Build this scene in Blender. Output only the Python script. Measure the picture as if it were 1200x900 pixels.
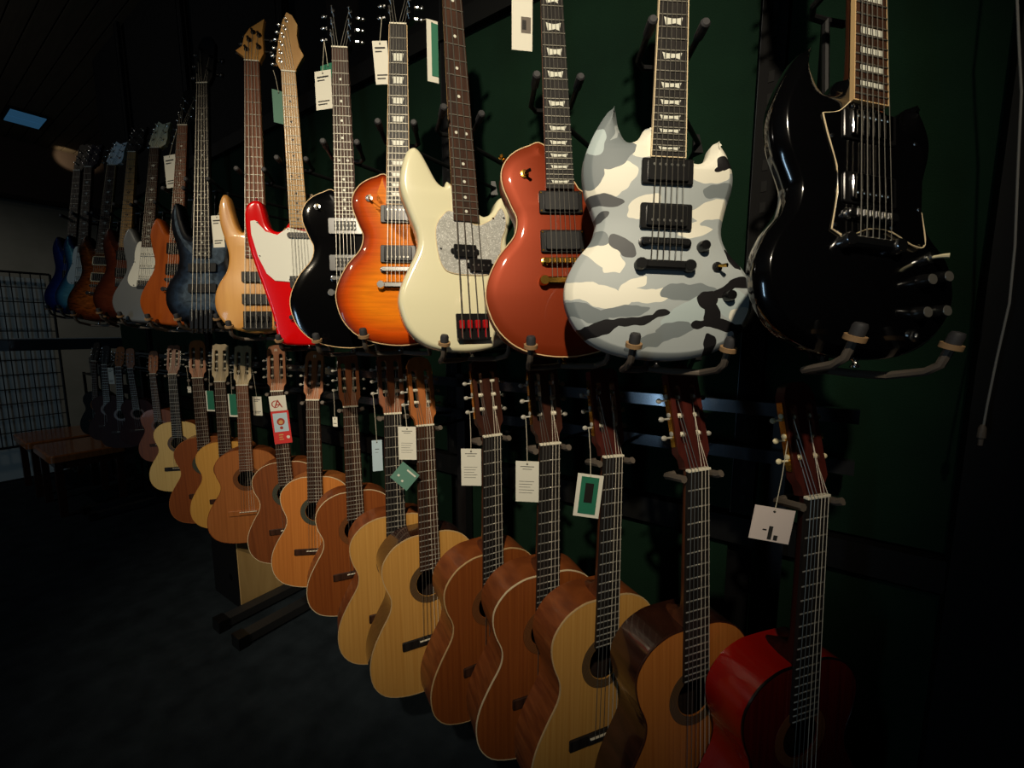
import bpy, math, random
from mathutils import Matrix, Vector
from mathutils.geometry import tessellate_polygon
random.seed(7)
for o in list(bpy.data.objects): bpy.data.objects.remove(o)
SC = bpy.context.scene; COL = SC.collection
EYE = 1.45
# ---------------------------------------------------------------- camera
cd = bpy.data.cameras.new('camera'); cam = bpy.data.objects.new('camera', cd); COL.objects.link(cam)
cd.sensor_fit = 'HORIZONTAL'; cd.sensor_width = 36; cd.lens = 15.0; cd.clip_start = .02
PITCH = math.atan(62/500); AZ = math.pi/2 - math.atan(750*math.cos(PITCH)/500)
cam.rotation_euler = (math.pi/2 - PITCH, 0, AZ); cam.location = (0, 0, EYE)
SC.camera = cam
# ---------------------------------------------------------------- world, lights, exposure
w = bpy.data.worlds.new('world'); SC.world = w; w.use_nodes = True
w.node_tree.nodes['Background'].inputs[0].default_value = (.6, .7, .8, 1)
w.node_tree.nodes['Background'].inputs[1].default_value = .004
def spot(name, loc, target, power, angle, blend, size, color):
    l = bpy.data.lights.new(name, 'SPOT'); l.energy = power; l.spot_size = math.radians(angle); l.spot_blend = blend
    l.shadow_soft_size = size; l.color = color
    o = bpy.data.objects.new(name, l); COL.objects.link(o); o.location = loc
    o.rotation_euler = (Vector(target) - Vector(loc)).to_track_quat('-Z', 'Y').to_euler(); return o
spot('ceiling_spot_main', (.55, -1.25, 3.30), (-.68, .85, 1.84), 365, 49, 1.0, .05, (1, .87, .66))
spot('ceiling_spot_row', (-1.2, -1.9, 3.30), (-2.0, .9, 1.12), 190, 46, 1.0, .05, (1, .84, .60))
spot('ceiling_spot_far', (-7.75, 1.38, 3.60), (-8.15, 1.72, 3.72), 16, 40, .5, .02, (1, .78, .48))
spot('corner_fill_spot', (-6.2, -2.2, 3.5), (-8.2, .7, 1.5), 190, 50, 1.0, .08, (1, .95, .86))  # corner spot is an added, unseen fill that brightens the far wall
pl = bpy.data.lights.new('room_fill_light', 'POINT'); pl.energy = 12; pl.color = (1, .93, .82); pl.shadow_soft_size = .1  # added unseen point light, general fill for ceiling, floor and far end
po_ = bpy.data.objects.new('room_fill_light', pl); COL.objects.link(po_); po_.location = (-5.0, -1.1, 3.4)
al = bpy.data.lights.new('shop_door_daylight', 'AREA'); al.shape = 'RECTANGLE'; al.size = .26; al.size_y = 2.1; al.energy = 19; al.color = (.50, .76, 1)
ao = bpy.data.objects.new('shop_door_daylight', al); COL.objects.link(ao); ao.location = (-1.75, -4.95, 1.1); ao.rotation_euler = (math.pi/2, 0, 0)
vs = SC.view_settings; vs.view_transform = 'Standard'; vs.look = 'None'; vs.gamma = 1; vs.use_curve_mapping = False; vs.exposure = 0
# ---------------------------------------------------------------- materials
def lin(c):
    return tuple((x/255/12.92 if x/255 <= .04045 else ((x/255+.055)/1.055)**2.4) for x in c[:3]) + (1,)
MATS = {}
def base(name):
    m = bpy.data.materials.new(name); m.use_nodes = True; MATS[name] = m
    nt = m.node_tree; return m, nt, nt.nodes['Principled BSDF']
def mat(name, col, rough=.5, metal=0, coat=0, spec=.5, bump=0, bscale=200, emis=None, trans=0):
    m, nt, b = base(name)
    b.inputs['Base Color'].default_value = lin(col); b.inputs['Roughness'].default_value = rough; b.inputs['Metallic'].default_value = metal
    b.inputs['Coat Weight'].default_value = coat; b.inputs['Coat Roughness'].default_value = .04; b.inputs['Specular IOR Level'].default_value = spec
    if trans: b.inputs['Transmission Weight'].default_value = trans
    if emis: b.inputs['Emission Color'].default_value = lin(emis[0]); b.inputs['Emission Strength'].default_value = emis[1]
    if bump:
        tc = nt.nodes.new('ShaderNodeTexCoord'); n = nt.nodes.new('ShaderNodeTexNoise'); n.inputs['Scale'].default_value = bscale
        bp = nt.nodes.new('ShaderNodeBump'); bp.inputs['Strength'].default_value = bump; bp.inputs['Distance'].default_value = .004
        nt.links.new(tc.outputs['Object'], n.inputs['Vector']); nt.links.new(n.outputs['Fac'], bp.inputs['Height']); nt.links.new(bp.outputs['Normal'], b.inputs['Normal'])
    return m
def noise_col(nt, stretch, detail=4, scale=1., dist=0., w=None):
    tc = nt.nodes.new('ShaderNodeTexCoord'); mp = nt.nodes.new('ShaderNodeMapping'); mp.inputs['Scale'].default_value = stretch
    n = nt.nodes.new('ShaderNodeTexNoise'); n.inputs['Scale'].default_value = scale; n.inputs['Detail'].default_value = detail; n.inputs['Distortion'].default_value = dist
    nt.links.new(tc.outputs['Object'], mp.inputs['Vector']); nt.links.new(mp.outputs['Vector'], n.inputs['Vector']); return n
def ramp(nt, fac, stops):
    r = nt.nodes.new('ShaderNodeValToRGB'); e = r.color_ramp.elements
    while len(e) < len(stops): e.new(.5)
    for el, (p, c) in zip(e, stops): el.position = p; el.color = lin(c)
    nt.links.new(fac, r.inputs['Fac']); return r
def wood(name, c1, c2, stretch=(70, 4, 70), rough=.35, coat=.3, metal=0, dist=.4, spec=.5):
    m, nt, b = base(name); n = noise_col(nt, stretch, dist=dist)
    r = ramp(nt, n.outputs['Fac'], [(.3, c1), (.7, c2)]); nt.links.new(r.outputs['Color'], b.inputs['Base Color'])
    b.inputs['Roughness'].default_value = rough; b.inputs['Coat Weight'].default_value = coat; b.inputs['Coat Roughness'].default_value = .06
    b.inputs['Metallic'].default_value = metal; b.inputs['Specular IOR Level'].default_value = spec; return m
def burst(name, stops, figure=(25, 120, 25), amt=.25, rough=.25, coat=.8, spots=False):
    # paint that runs from the rim to the middle, stored as the rim distance of the lacquer
    m, nt, b = base(name); at = nt.nodes.new('ShaderNodeAttribute'); at.attribute_name = 'rim'
    r = ramp(nt, at.outputs['Fac'], stops); n = noise_col(nt, figure, dist=.8)
    rg = ramp(nt, n.outputs['Fac'], [(.3, (255*(1-amt),)*3), (.7, (255, 255, 255))])
    mx = nt.nodes.new('ShaderNodeMix'); mx.data_type = 'RGBA'; mx.blend_type = 'MULTIPLY'; mx.inputs['Factor'].default_value = 1
    nt.links.new(r.outputs['Color'], mx.inputs['A']); nt.links.new(rg.outputs['Color'], mx.inputs['B']); nt.links.new(mx.outputs['Result'], b.inputs['Base Color'])
    b.inputs['Roughness'].default_value = rough; b.inputs['Coat Weight'].default_value = coat*.6; b.inputs['Coat Roughness'].default_value = .03; b.inputs['Specular IOR Level'].default_value = .08; return m
def camo(name, yb):
    W, L, Mg, D, K, B = (242, 238, 220), (174, 181, 181), (124, 132, 134), (78, 80, 82), (24, 22, 24), (182, 196, 196)
    blobs = [(W,-.094,-.522,.046,.026,.5),(W,-.045,-.452,.030,.030,.2),(W,.058,-.492,.055,.026,-.2),(W,.10,-.470,.03,.035,0),(W,-.038,-.566,.034,.018,.6),
     (W,.085,-.570,.042,.020,.1),(W,.055,-.600,.034,.014,.4),(W,-.112,-.645,.040,.024,-.5),(W,-.088,-.668,.020,.020,0),(W,-.150,-.714,.040,.016,.1),
     (W,-.10,-.724,.050,.018,-.1),(W,-.03,-.719,.045,.012,.05),(W,.0,-.714,.022,.008,0),(W,-.05,-.70,.028,.010,.5),(B,.045,-.745,.050,.020,.5),
     (Mg,-.106,-.425,.018,.048,-.35),(Mg,-.090,-.475,.042,.024,.4),(Mg,-.072,-.455,.016,.024,0),(Mg,-.128,-.505,.020,.032,0),(B,-.124,-.455,.015,.028,-.1),
     (D,-.108,-.557,.037,.012,-.1),(D,-.112,-.588,.018,.007,.5),(Mg,-.130,-.621,.036,.016,-.25),(D,-.072,-.636,.026,.014,-.45),
     (Mg,.105,-.533,.042,.015,.05),(L,.09,-.588,.03,.007,.1),(L,-.14,-.68,.036,.018,-.3),(L,-.095,-.692,.032,.011,0),(Mg,.042,-.708,.048,.013,.12),
     (Mg,-.135,-.752,.050,.015,-.2),(Mg,-.07,-.748,.05,.010,.12),(Mg,.0,-.790,.065,.011,.4),(Mg,.018,-.772,.03,.009,.3),(B,.122,-.730,.030,.026,0),(W,.139,-.748,.022,.016,.3),
     (K,-.112,-.782,.050,.013,.3),(K,-.055,-.766,.040,.009,.18),(K,-.006,-.753,.020,.005,.45),(K,.103,-.483,.017,.011,.3),(K,.092,-.494,.012,.006,.6),
     (K,.120,-.648,.024,.009,-.7),(K,.140,-.690,.034,.010,.3),(K,.104,-.704,.028,.010,.35),(K,.078,-.722,.015,.018,0),(K,.086,-.748,.015,.020,.3),
     (K,.066,-.763,.018,.008,.2),(K,.106,-.767,.032,.009,-.15),(K,.148,-.776,.028,.013,-.2),(K,.084,-.803,.012,.022,0)]
    m, nt, b = base(name)
    tc = nt.nodes.new('ShaderNodeTexCoord'); n = nt.nodes.new('ShaderNodeTexNoise'); n.inputs['Scale'].default_value = 28; n.inputs['Detail'].default_value = 1
    sub = nt.nodes.new('ShaderNodeVectorMath'); sub.operation = 'MULTIPLY_ADD'; sub.inputs[1].default_value = (.026, .020, 0); sub.inputs[2].default_value = (-.013, -.010, 0)
    add = nt.nodes.new('ShaderNodeVectorMath'); add.operation = 'ADD'
    nt.links.new(tc.outputs['Object'], n.inputs['Vector']); nt.links.new(n.outputs['Color'], sub.inputs[0]); nt.links.new(sub.outputs[0], add.inputs[0]); nt.links.new(tc.outputs['Object'], add.inputs[1])
    prev = None
    for (c, x, y, rx, ry, a) in blobs:
        mp = nt.nodes.new('ShaderNodeMapping'); mp.vector_type = 'TEXTURE'; mp.inputs['Location'].default_value = (x, y - yb, 0); mp.inputs['Rotation'].default_value = (0, 0, a); mp.inputs['Scale'].default_value = (rx, ry, 999)
        ln = nt.nodes.new('ShaderNodeVectorMath'); ln.operation = 'LENGTH'; lt = nt.nodes.new('ShaderNodeMath'); lt.operation = 'LESS_THAN'; lt.inputs[1].default_value = 1
        mx = nt.nodes.new('ShaderNodeMix'); mx.data_type = 'RGBA'; mx.inputs['B'].default_value = lin(c)
        nt.links.new(add.outputs[0], mp.inputs['Vector']); nt.links.new(mp.outputs[0], ln.inputs[0]); nt.links.new(ln.outputs['Value'], lt.inputs[0]); nt.links.new(lt.outputs[0], mx.inputs['Factor'])
        if prev is None: mx.inputs['A'].default_value = lin(L)
        else: nt.links.new(prev, mx.inputs['A'])
        prev = mx.outputs['Result']
    nt.links.new(prev, b.inputs['Base Color']); b.inputs['Roughness'].default_value = .55; b.inputs['Specular IOR Level'].default_value = .35
    return m
def rings(name, cols, cy, freq):
    m, nt, b = base(name); tc = nt.nodes.new('ShaderNodeTexCoord'); s = nt.nodes.new('ShaderNodeVectorMath'); s.operation = 'SUBTRACT'; s.inputs[1].default_value = (0, cy, 0)
    l = nt.nodes.new('ShaderNodeVectorMath'); l.operation = 'LENGTH'; k = nt.nodes.new('ShaderNodeMath'); k.operation = 'MULTIPLY'; k.inputs[1].default_value = freq
    sn = nt.nodes.new('ShaderNodeMath'); sn.operation = 'SINE'; ad = nt.nodes.new('ShaderNodeMath'); ad.operation = 'MULTIPLY_ADD'; ad.inputs[1].default_value = .5; ad.inputs[2].default_value = .5
    nt.links.new(tc.outputs['Object'], s.inputs[0]); nt.links.new(s.outputs[0], l.inputs[0]); nt.links.new(l.outputs['Value'], k.inputs[0]); nt.links.new(k.outputs[0], sn.inputs[0]); nt.links.new(sn.outputs[0], ad.inputs[0])
    r = ramp(nt, ad.outputs[0], [(.25, cols[0]), (.6, cols[1])]); nt.links.new(r.outputs['Color'], b.inputs['Base Color']); b.inputs['Roughness'].default_value = .4; return m
def pearl(name):
    m, nt, b = base(name); tc = nt.nodes.new('ShaderNodeTexCoord'); v = nt.nodes.new('ShaderNodeTexVoronoi'); v.inputs['Scale'].default_value = 90
    n = nt.nodes.new('ShaderNodeTexNoise'); n.inputs['Scale'].default_value = 60; n.inputs['Distortion'].default_value = 2.5
    nt.links.new(tc.outputs['Object'], n.inputs['Vector']); nt.links.new(n.outputs['Color'], v.inputs['Vector']); v.inputs['Scale'].default_value = 7
    r = ramp(nt, v.outputs['Distance'], [(.1, (250, 250, 244)), (.55, (176, 176, 170))]); nt.links.new(r.outputs['Color'], b.inputs['Base Color']); b.inputs['Roughness'].default_value = .25; return m
mat('chrome', (225, 225, 225), .2, 1); mat('gold', (212, 165, 75), .2, 1); mat('black_metal', (22, 22, 23), .32, .2); mat('steel', (190, 190, 185), .3, 1)
mat('smoked_chrome', (120, 120, 122), .14, 1); mat('nickel', (190, 185, 175), .25, 1); mat('black_plastic', (14, 14, 15), .3); mat('black_gloss', (5, 5, 6), .12, 0, 1); mat('white_plastic', (226, 226, 214), .35)
mat('cream_plastic', (232, 220, 180), .35); mat('bone', (235, 228, 205), .4); mat('pearl_button', (168, 164, 152), .3); pearl('pearloid'); mat('inlay_pearl', (220, 220, 205), .3)
mat('inlay_dark', (30, 26, 22), .5); mat('fret_steel', (150, 146, 134), .42, .8); mat('fret_wire', (205, 200, 186), .4, .6); mat('string_steel', (150, 146, 136), .42, .85); mat('string_nylon', (215, 205, 185), .35)
mat('red_lacquer', (214, 8, 12), .2, 0, 1); mat('cream_lacquer', (240, 234, 196), .22, 0, .9); mat('copper_lacquer', (122, 44, 16), .45, .3, .35, spec=.12); mat('silver_lacquer', (118, 122, 124), .35, .35, .6)
mat('white_lacquer', (240, 238, 220), .35); mat('red_saddle', (205, 16, 20), .3, .4); mat('rubber_tan', (150, 118, 82), .7); mat('rubber_dark', (46, 45, 47), .65); mat('rubber_grey', (96, 86, 76), .6)
mat('rack_black', (17, 17, 18), .45, .1); mat('rail_grey', (118, 122, 128), .14, .9); mat('card_white', (226, 222, 205), .7); mat('card_green', (32, 110, 82), .6); mat('card_teal', (96, 140, 122), .6); mat('card_red', (214, 56, 52), .5)
mat('print_ink', (40, 38, 36), .7); mat('print_red', (170, 60, 45), .7); mat('card_blue', (186, 208, 218), .6); mat('thread', (190, 182, 160), .8); mat('cable_grey', (128, 126, 120), .6); mat('head_glare', (226, 242, 250), .25, 0, .8); mat('print_tan', (206, 160, 96), .7); mat('card_pink', (230, 214, 205), .7)  # quilted guitar's headstock: bluish daylight reflection painted in as a pale colour
mat('binding_cream', (206, 172, 122), .45); mat('binding_white', (226, 204, 164), .45); mat('clear_knob', (130, 127, 120), .3, .6); mat('knob_black', (16, 16, 17), .25)
wood('rosewood_board', (44, 28, 20), (74, 46, 32), (90, 8, 90), .5, 0, spec=.22); wood('ebony_board', (26, 24, 23), (44, 40, 38), (90, 8, 90), .42, 0, spec=.22); wood('maple_board', (172, 130, 74), (192, 150, 92), (60, 6, 60), .35, .3)
wood('brown_board', (92, 54, 36), (124, 76, 52), (90, 8, 90), .5, 0, spec=.22); wood('maple_neck', (176, 130, 74), (198, 156, 96), (40, 4, 40), .35, .4); wood('mahogany_neck', (90, 46, 26), (122, 66, 38), (60, 4, 60), .4, .2)
wood('natural_ash', (186, 126, 58), (214, 160, 84), (26, 3, 26), .4, .3); wood('walnut_orange', (134, 60, 16), (160, 78, 24), (40, 4, 40), .4, .2, spec=.15)
wood('lining_shade', (30, 17, 11), (44, 26, 17), (12, 80, 12), .8, 0); wood('cedar', (158, 92, 42), (184, 112, 56), (190, 2.5, 60), .42, .15); wood('cedar_dark', (128, 64, 24), (152, 82, 33), (190, 2.5, 60), .45, .12); wood('cedar_orange', (190, 112, 46), (212, 132, 60), (190, 2.5, 60), .38, .25)  # lining wood coloured dark to stand for the shade inside the soundhole
wood('spruce', (200, 142, 66), (218, 164, 86), (210, 2.5, 60), .4, .2); wood('spruce_pale', (222, 184, 104), (236, 202, 124), (210, 2.5, 60), .42, .15); wood('spruce_gold', (214, 154, 66), (228, 172, 84), (190, 2.5, 60), .4, .2)
wood('mahogany_side', (110, 54, 24), (148, 80, 38), (12, 80, 12), .38, .3); wood('rosewood_side', (40, 20, 14), (66, 36, 24), (14, 60, 14), .2, .9); wood('redwood_top', (76, 14, 10), (104, 20, 14), (120, 3, 60), .25, .7)
mat('red_side', (168, 20, 10), .22, 0, .8); wood('dark_red_wood', (46, 14, 11), (64, 22, 16), (90, 4, 60), .6, 0, spec=.25); mat('black_satin', (12, 12, 13), .45, spec=.35); wood('mahogany_top', (112, 58, 22), (140, 76, 32), (120, 4, 60), .5, .05)
wood('head_dark', (48, 24, 17), (68, 36, 25), (60, 5, 60), .35, .3); wood('head_maroon', (60, 22, 18), (84, 34, 27), (60, 5, 60), .35, .3); wood('head_orange', (150, 84, 36), (178, 106, 50), (60, 5, 60), .4, .2); wood('head_pale', (160, 138, 98), (186, 164, 120), (60, 5, 60), .45, .1); wood('head_brown', (122, 68, 36), (146, 86, 50), (60, 5, 60), .4, .2)
rings('rosette_dark', ((44, 34, 26), (120, 92, 60)), 0, 2200); rings('rosette_green', ((34, 42, 38), (92, 92, 76)), 0, 1800); rings('rosette_brown', ((74, 40, 22), (134, 84, 46)), 0, 2200)
burst('honey_burst', [(.0, (60, 16, 6)), (.12, (146, 48, 10)), (.40, (208, 80, 2)), (1, (238, 130, 8))], (8, 130, 8), .12, .3, .5)
burst('blue_black_burst', [(0, (7, 8, 12)), (.25, (14, 18, 28)), (.6, (42, 60, 82)), (1, (82, 98, 114))], (40, 40, 40), .45, .4, .3)
burst('teal_burst', [(0, (8, 14, 38)), (.2, (22, 46, 84)), (.5, (70, 134, 156)), (1, (120, 184, 190))], (20, 60, 20), .15); burst('navy_burst', [(0, (10, 16, 50)), (.5, (18, 34, 92)), (1, (32, 60, 130))], (20, 60, 20), .15)
burst('quilt_burst', [(0, (34, 14, 8)), (.2, (84, 36, 14)), (.7, (150, 74, 26)), (1, (166, 88, 34))], (30, 110, 30), .5); burst('dark_brown_burst', [(0, (36, 14, 10)), (.5, (78, 34, 20)), (1, (96, 44, 26))], (20, 60, 20), .2)
# ---------------------------------------------------------------- mesh helpers
class MB:
    def __init__(s, T=None): s.v = []; s.f = []; s.T = T; s.rim = None; s.flat = ()
    def add(s, vs, fs):
        o = len(s.v); s.v += [tuple(s.T(p)) if s.T else tuple(p) for p in vs]; s.f += [tuple(i+o for i in f) for f in fs]; return s
    def prism(s, poly, z0, z1, bev=0):
        n = len(poly)
        if bev:
            inn = inset(poly, bev); R = [[(x, y, z0) for x, y in poly], [(x, y, z1-bev*.8) for x, y in poly], [(x, y, z1) for x, y in inn]]
        else: R = [[(x, y, z0) for x, y in poly], [(x, y, z1) for x, y in poly]]
        vs = sum(R, []); fs = [tuple(range(n))[::-1], tuple(range(n*(len(R)-1), n*len(R)))]
        for k in range(len(R)-1): fs += [(k*n+i, k*n+(i+1) % n, (k+1)*n+(i+1) % n, (k+1)*n+i) for i in range(n)]
        return s.add(vs, fs)
    def rbox(s, cx, cy, z0, z1, w_, h_, r=.003, b=.0008, seg=3):
        r = min(r, w_/2*.98, h_/2*.98); P = []
        for k, (sx, sy) in enumerate(((1, 1), (-1, 1), (-1, -1), (1, -1))):
            for i in range(seg+1):
                a = math.pi/2*(k+i/seg); P.append((cx+sx*(w_/2-r)+r*math.cos(a), cy+sy*(h_/2-r)+r*math.sin(a)))
        return s.prism(P, z0, z1, min(b, r*.9))
    def box(s, x0, x1, y0, y1, z0, z1):
        vs = [(x, y, z) for z in (z0, z1) for y in (y0, y1) for x in (x0, x1)]
        return s.add(vs, [(0, 2, 3, 1), (4, 5, 7, 6), (0, 1, 5, 4), (2, 6, 7, 3), (0, 4, 6, 2), (1, 3, 7, 5)])
    def tube(s, pts, r, seg=8, caps=True):
        pts = [Vector(p) for p in pts]; n = len(pts); rr = r if isinstance(r, (list, tuple)) else [r]*n; vs = []; fs = []
        u = None
        for i, p in enumerate(pts):
            d = (pts[min(i+1, n-1)] - pts[max(i-1, 0)]).normalized()
            if u is None: u = d.orthogonal().normalized()
            else:
                u = u - d*u.dot(d); u = u.normalized() if u.length > 1e-6 else d.orthogonal().normalized()
            q = d.cross(u)
            for k in range(seg): a = 2*math.pi*k/seg; vs.append(p + (u*math.cos(a) + q*math.sin(a))*rr[i])
        for i in range(n-1): fs += [(i*seg+k, i*seg+(k+1) % seg, (i+1)*seg+(k+1) % seg, (i+1)*seg+k) for k in range(seg)]
        if caps: fs += [tuple(range(seg))[::-1], tuple(range((n-1)*seg, n*seg))]
        return s.add(vs, fs)
    def lathe(s, p, axis, prof, seg=12):
        ax = Vector(axis).normalized(); p = Vector(p); return s.tube([p + ax*h for h, r in prof], [max(r, 1e-5) for h, r in prof], seg) if False else s._lathe(p, ax, prof, seg)
    def _lathe(s, p, ax, prof, seg):
        u = ax.orthogonal().normalized(); q = ax.cross(u); vs = []; fs = []; n = len(prof)
        for h, r in prof:
            for k in range(seg): a = 2*math.pi*k/seg; vs.append(p + ax*h + (u*math.cos(a)+q*math.sin(a))*max(r, 1e-5))
        for i in range(n-1): fs += [(i*seg+k, i*seg+(k+1) % seg, (i+1)*seg+(k+1) % seg, (i+1)*seg+k) for k in range(seg)]
        fs += [tuple(range(seg))[::-1], tuple(range((n-1)*seg, n*seg))]; return s.add(vs, fs)
    def ball(s, c, rx, ry, rz, seg=10, rg=6):
        vs = []; fs = []
        for i in range(rg+1):
            t = math.pi*i/rg
            for k in range(seg): a = 2*math.pi*k/seg; vs.append((c[0]+rx*math.sin(t)*math.cos(a), c[1]+ry*math.sin(t)*math.sin(a), c[2]+rz*math.cos(t)))
        for i in range(rg): fs += [(i*seg+k, (i+1)*seg+k, (i+1)*seg+(k+1) % seg, i*seg+(k+1) % seg) for k in range(seg)]
        return s.add(vs, fs)
    def plate(s, outer, holes, z0, z1):
        loops = [outer]+holes; pts = sum(loops, []); tri = tessellate_polygon([[Vector((x, y, 0)) for x, y in l] for l in loops]); n = len(pts)
        vs = [(x, y, z0) for x, y in pts] + [(x, y, z1) for x, y in pts]; fs = []
        for t in tri:
            a, b, c = (Vector(pts[i]) for i in t); cr = (b-a).cross(c-a) if False else (b.x-a.x)*(c.y-a.y)-(b.y-a.y)*(c.x-a.x)
            t = t if cr > 0 else t[::-1]; fs += [tuple(i+n for i in t), tuple(t[::-1])]
        o = 0
        for l in loops:
            m = len(l); fs += [(o+i, o+(i+1) % m, n+o+(i+1) % m, n+o+i) for i in range(m)]; o += m
        return s.add(vs, fs)
    def mesh(s, name, m, ang=35):
        me = bpy.data.meshes.new(name); me.from_pydata(s.v, [], s.f); me.materials.append(MATS[m] if isinstance(m, str) else m)
        if s.rim:
            a = me.attributes.new('rim', 'FLOAT', 'POINT')
            for i, x in enumerate(s.rim): a.data[i].value = x
        me.polygons.foreach_set('use_smooth', [i not in s.flat for i in range(len(me.polygons))]); me.set_sharp_from_angle(angle=math.radians(ang)); me.update(); return me
    def obj(s, name, m, parent=None, ang=35):
        o = bpy.data.objects.new(name, s.mesh(name, m, ang)); COL.objects.link(o)
        if parent: o.parent = parent
        return o
def inst(name, me, parent, loc=(0, 0, 0), scale=(1, 1, 1), rot=(0, 0, 0)):
    o = bpy.data.objects.new(name, me); COL.objects.link(o); o.parent = parent; o.location = loc; o.scale = scale; o.rotation_euler = rot; return o
def tag(o, label, cat, group=None):
    o['label'] = label; o['category'] = cat
    if group: o['group'] = group
    return o
def struct(o): o['kind'] = 'structure'; return o
def empty(name, M=None, loc=None):
    o = bpy.data.objects.new(name, None); COL.objects.link(o); o.empty_display_size = .05
    if M is not None: o.matrix_world = M
    if loc: o.location = loc
    return o
def smooth(P, k=4):
    n = len(P); out = []
    for i in range(n):
        p0, p1, p2, p3 = P[i-1], P[i], P[(i+1) % n], P[(i+2) % n]
        for j in range(k):
            t = j/k; out.append(tuple(.5*(2*p1[a]+(p2[a]-p0[a])*t+(2*p0[a]-5*p1[a]+4*p2[a]-p3[a])*t*t+(3*p1[a]-p0[a]-3*p2[a]+p3[a])*t**3) for a in (0, 1)))
    return ccw(out)
def ccw(P):
    A = sum(P[i-1][0]*P[i][1]-P[i][0]*P[i-1][1] for i in range(len(P))); return P if A > 0 else P[::-1]
def normals(P):
    n = len(P); N = []
    for i in range(n):
        dx, dy = P[(i+1) % n][0]-P[i-1][0], P[(i+1) % n][1]-P[i-1][1]; l = math.hypot(dx, dy) or 1; N.append((-dy/l, dx/l))
    return N
def inset(P, d):
    return [(p[0]+n[0]*d, p[1]+n[1]*d) for p, n in zip(P, normals(P))]
def room(P):   # how far inward each rim point can move before it meets the other side
    N = normals(P); n = len(P); out = []
    for i, (p, m) in enumerate(zip(P, N)):
        best = 1.
        for j in range(n):
            if min((j-i) % n, (i-j) % n) < 3: continue
            a, b = P[j], P[(j+1) % n]; ex, ey = b[0]-a[0], b[1]-a[1]; den = m[0]*ey-m[1]*ex
            if abs(den) < 1e-12: continue
            t = ((a[0]-p[0])*ey-(a[1]-p[1])*ex)/den; u = ((a[0]-p[0])*m[1]-(a[1]-p[1])*m[0])/den
            if t > 1e-4 and -.01 <= u <= 1.01 and t < best: best = t
        out.append(best)
    for _ in range(3): out = [min(out[i], (out[i-1]+out[i]+out[(i+1) % n])/3+.002) for i in range(n)]
    return out
def solid(P, prof, burst_to=None):
    """closed body from rim P and profile rings (inset, z), back to front"""
    N = normals(P); R = room(P); n = len(P); mb = MB(); mb.rim = []; vs = []; ringsz = list(prof)
    if burst_to:
        zf = prof[-1][1]; i0 = prof[-1][0]; ringsz += [(i0+(burst_to-i0)*k/7, zf+.00002*k) for k in range(1, 8)]
    qprev = [0.]*n; dprev = 0.
    for (d, z) in ringsz:
        q = [min(d, r*.40) for r in R]
        for _ in range(30):
            bad = False; X = [(p[0]+m[0]*a, p[1]+m[1]*a) for p, m, a in zip(P, N, q)]
            for i in range(n):
                j = (i+1) % n; ex, ey = P[j][0]-P[i][0], P[j][1]-P[i][1]; fx, fy = X[j][0]-X[i][0], X[j][1]-X[i][1]
                if ex*fx+ey*fy < .12*(ex*ex+ey*ey): q[i] *= .8; q[j] *= .8; bad = True
            if not bad: break
        if d >= dprev and z > -.5*abs(prof[0][1]): q = [max(a, b) if a < b else a for a, b in zip(q, qprev)]; qprev = q
        dprev = d
        for p, m, a in zip(P, N, q): vs.append((p[0]+m[0]*a, p[1]+m[1]*a, z)); mb.rim.append(min(1, d/(burst_to or .06)))
    K = len(ringsz); fs = []
    last = [(v[0], v[1]) for v in vs[n*(K-1):]]; tri = None
    for Q in (last, P):
        tr = tessellate_polygon([[Vector((x, y, 0)) for x, y in Q]]); ar = lambda i, j, k: abs((Q[j][0]-Q[i][0])*(Q[k][1]-Q[i][1])-(Q[j][1]-Q[i][1])*(Q[k][0]-Q[i][0]))/2
        A = abs(sum(Q[i-1][0]*Q[i][1]-Q[i][0]*Q[i-1][1] for i in range(n)))/2; tri = tr
        if abs(sum(ar(*t) for t in tr)-A) < .002*A: break
    for t in tri:
        a, b, c = (Q[i] for i in t); t = tuple(t) if (b[0]-a[0])*(c[1]-a[1])-(b[1]-a[1])*(c[0]-a[0]) > 0 else tuple(t)[::-1]
        fs += [t[::-1], tuple(i+n*(K-1) for i in t)]
    nc = len(fs)
    for k in range(K-1): fs += [(k*n+i, k*n+(i+1) % n, (k+1)*n+(i+1) % n, (k+1)*n+i) for i in range(n)]
    mb.add(vs, fs); mb.flat = set(range(nc)) | set(range(nc+n*(len(prof)-1), len(fs))); return mb
def circle(cx, cy, r, n=32): return [(cx+r*math.cos(2*math.pi*i/n), cy+r*math.sin(2*math.pi*i/n)) for i in range(n)]
def lerp(a, b, t): return a+(b-a)*t
def frety(S, k): return -S*(1-2**(-k/12))
FRET = {}; INL = {}
def fret_mesh(m):
    if m not in FRET: FRET[m] = MB().rbox(0, 0, 0, .0014, 1, .0024, .0008, .0005, 1).mesh('fret', m)
    return FRET[m]
def inlay_mesh(kind, m):
    key = kind+m
    if key not in INL:
        mb = MB()
        if kind == 'dot': mb.prism(circle(0, 0, .0036, 12), 0, .0004)
        elif kind == 'block': mb.rbox(0, 0, 0, .0004, 1, 1, .02, 0)
        elif kind == 'trap': mb.prism(ccw([(-.5, .5), (.5, .5), (.36, -.5), (-.36, -.5)]), 0, .0004)
        elif kind == 'flag': mb.prism(ccw([(-.5, .5), (-.3, .38), (.0, .30), (.3, .38), (.5, .5), (.40, -.5), (.15, -.28), (-.1, -.40), (-.40, -.5)]), 0, .0004)
        elif kind == 'bird': mb.prism(ccw([(-.5, .1), (-.1, .25), (.05, .5), (.12, .2), (.5, .32), (.15, -.05), (.05, -.5), (-.08, -.1)]), 0, .0004)
        INL[key] = mb.mesh('inlay', m)
    return INL[key]
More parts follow.
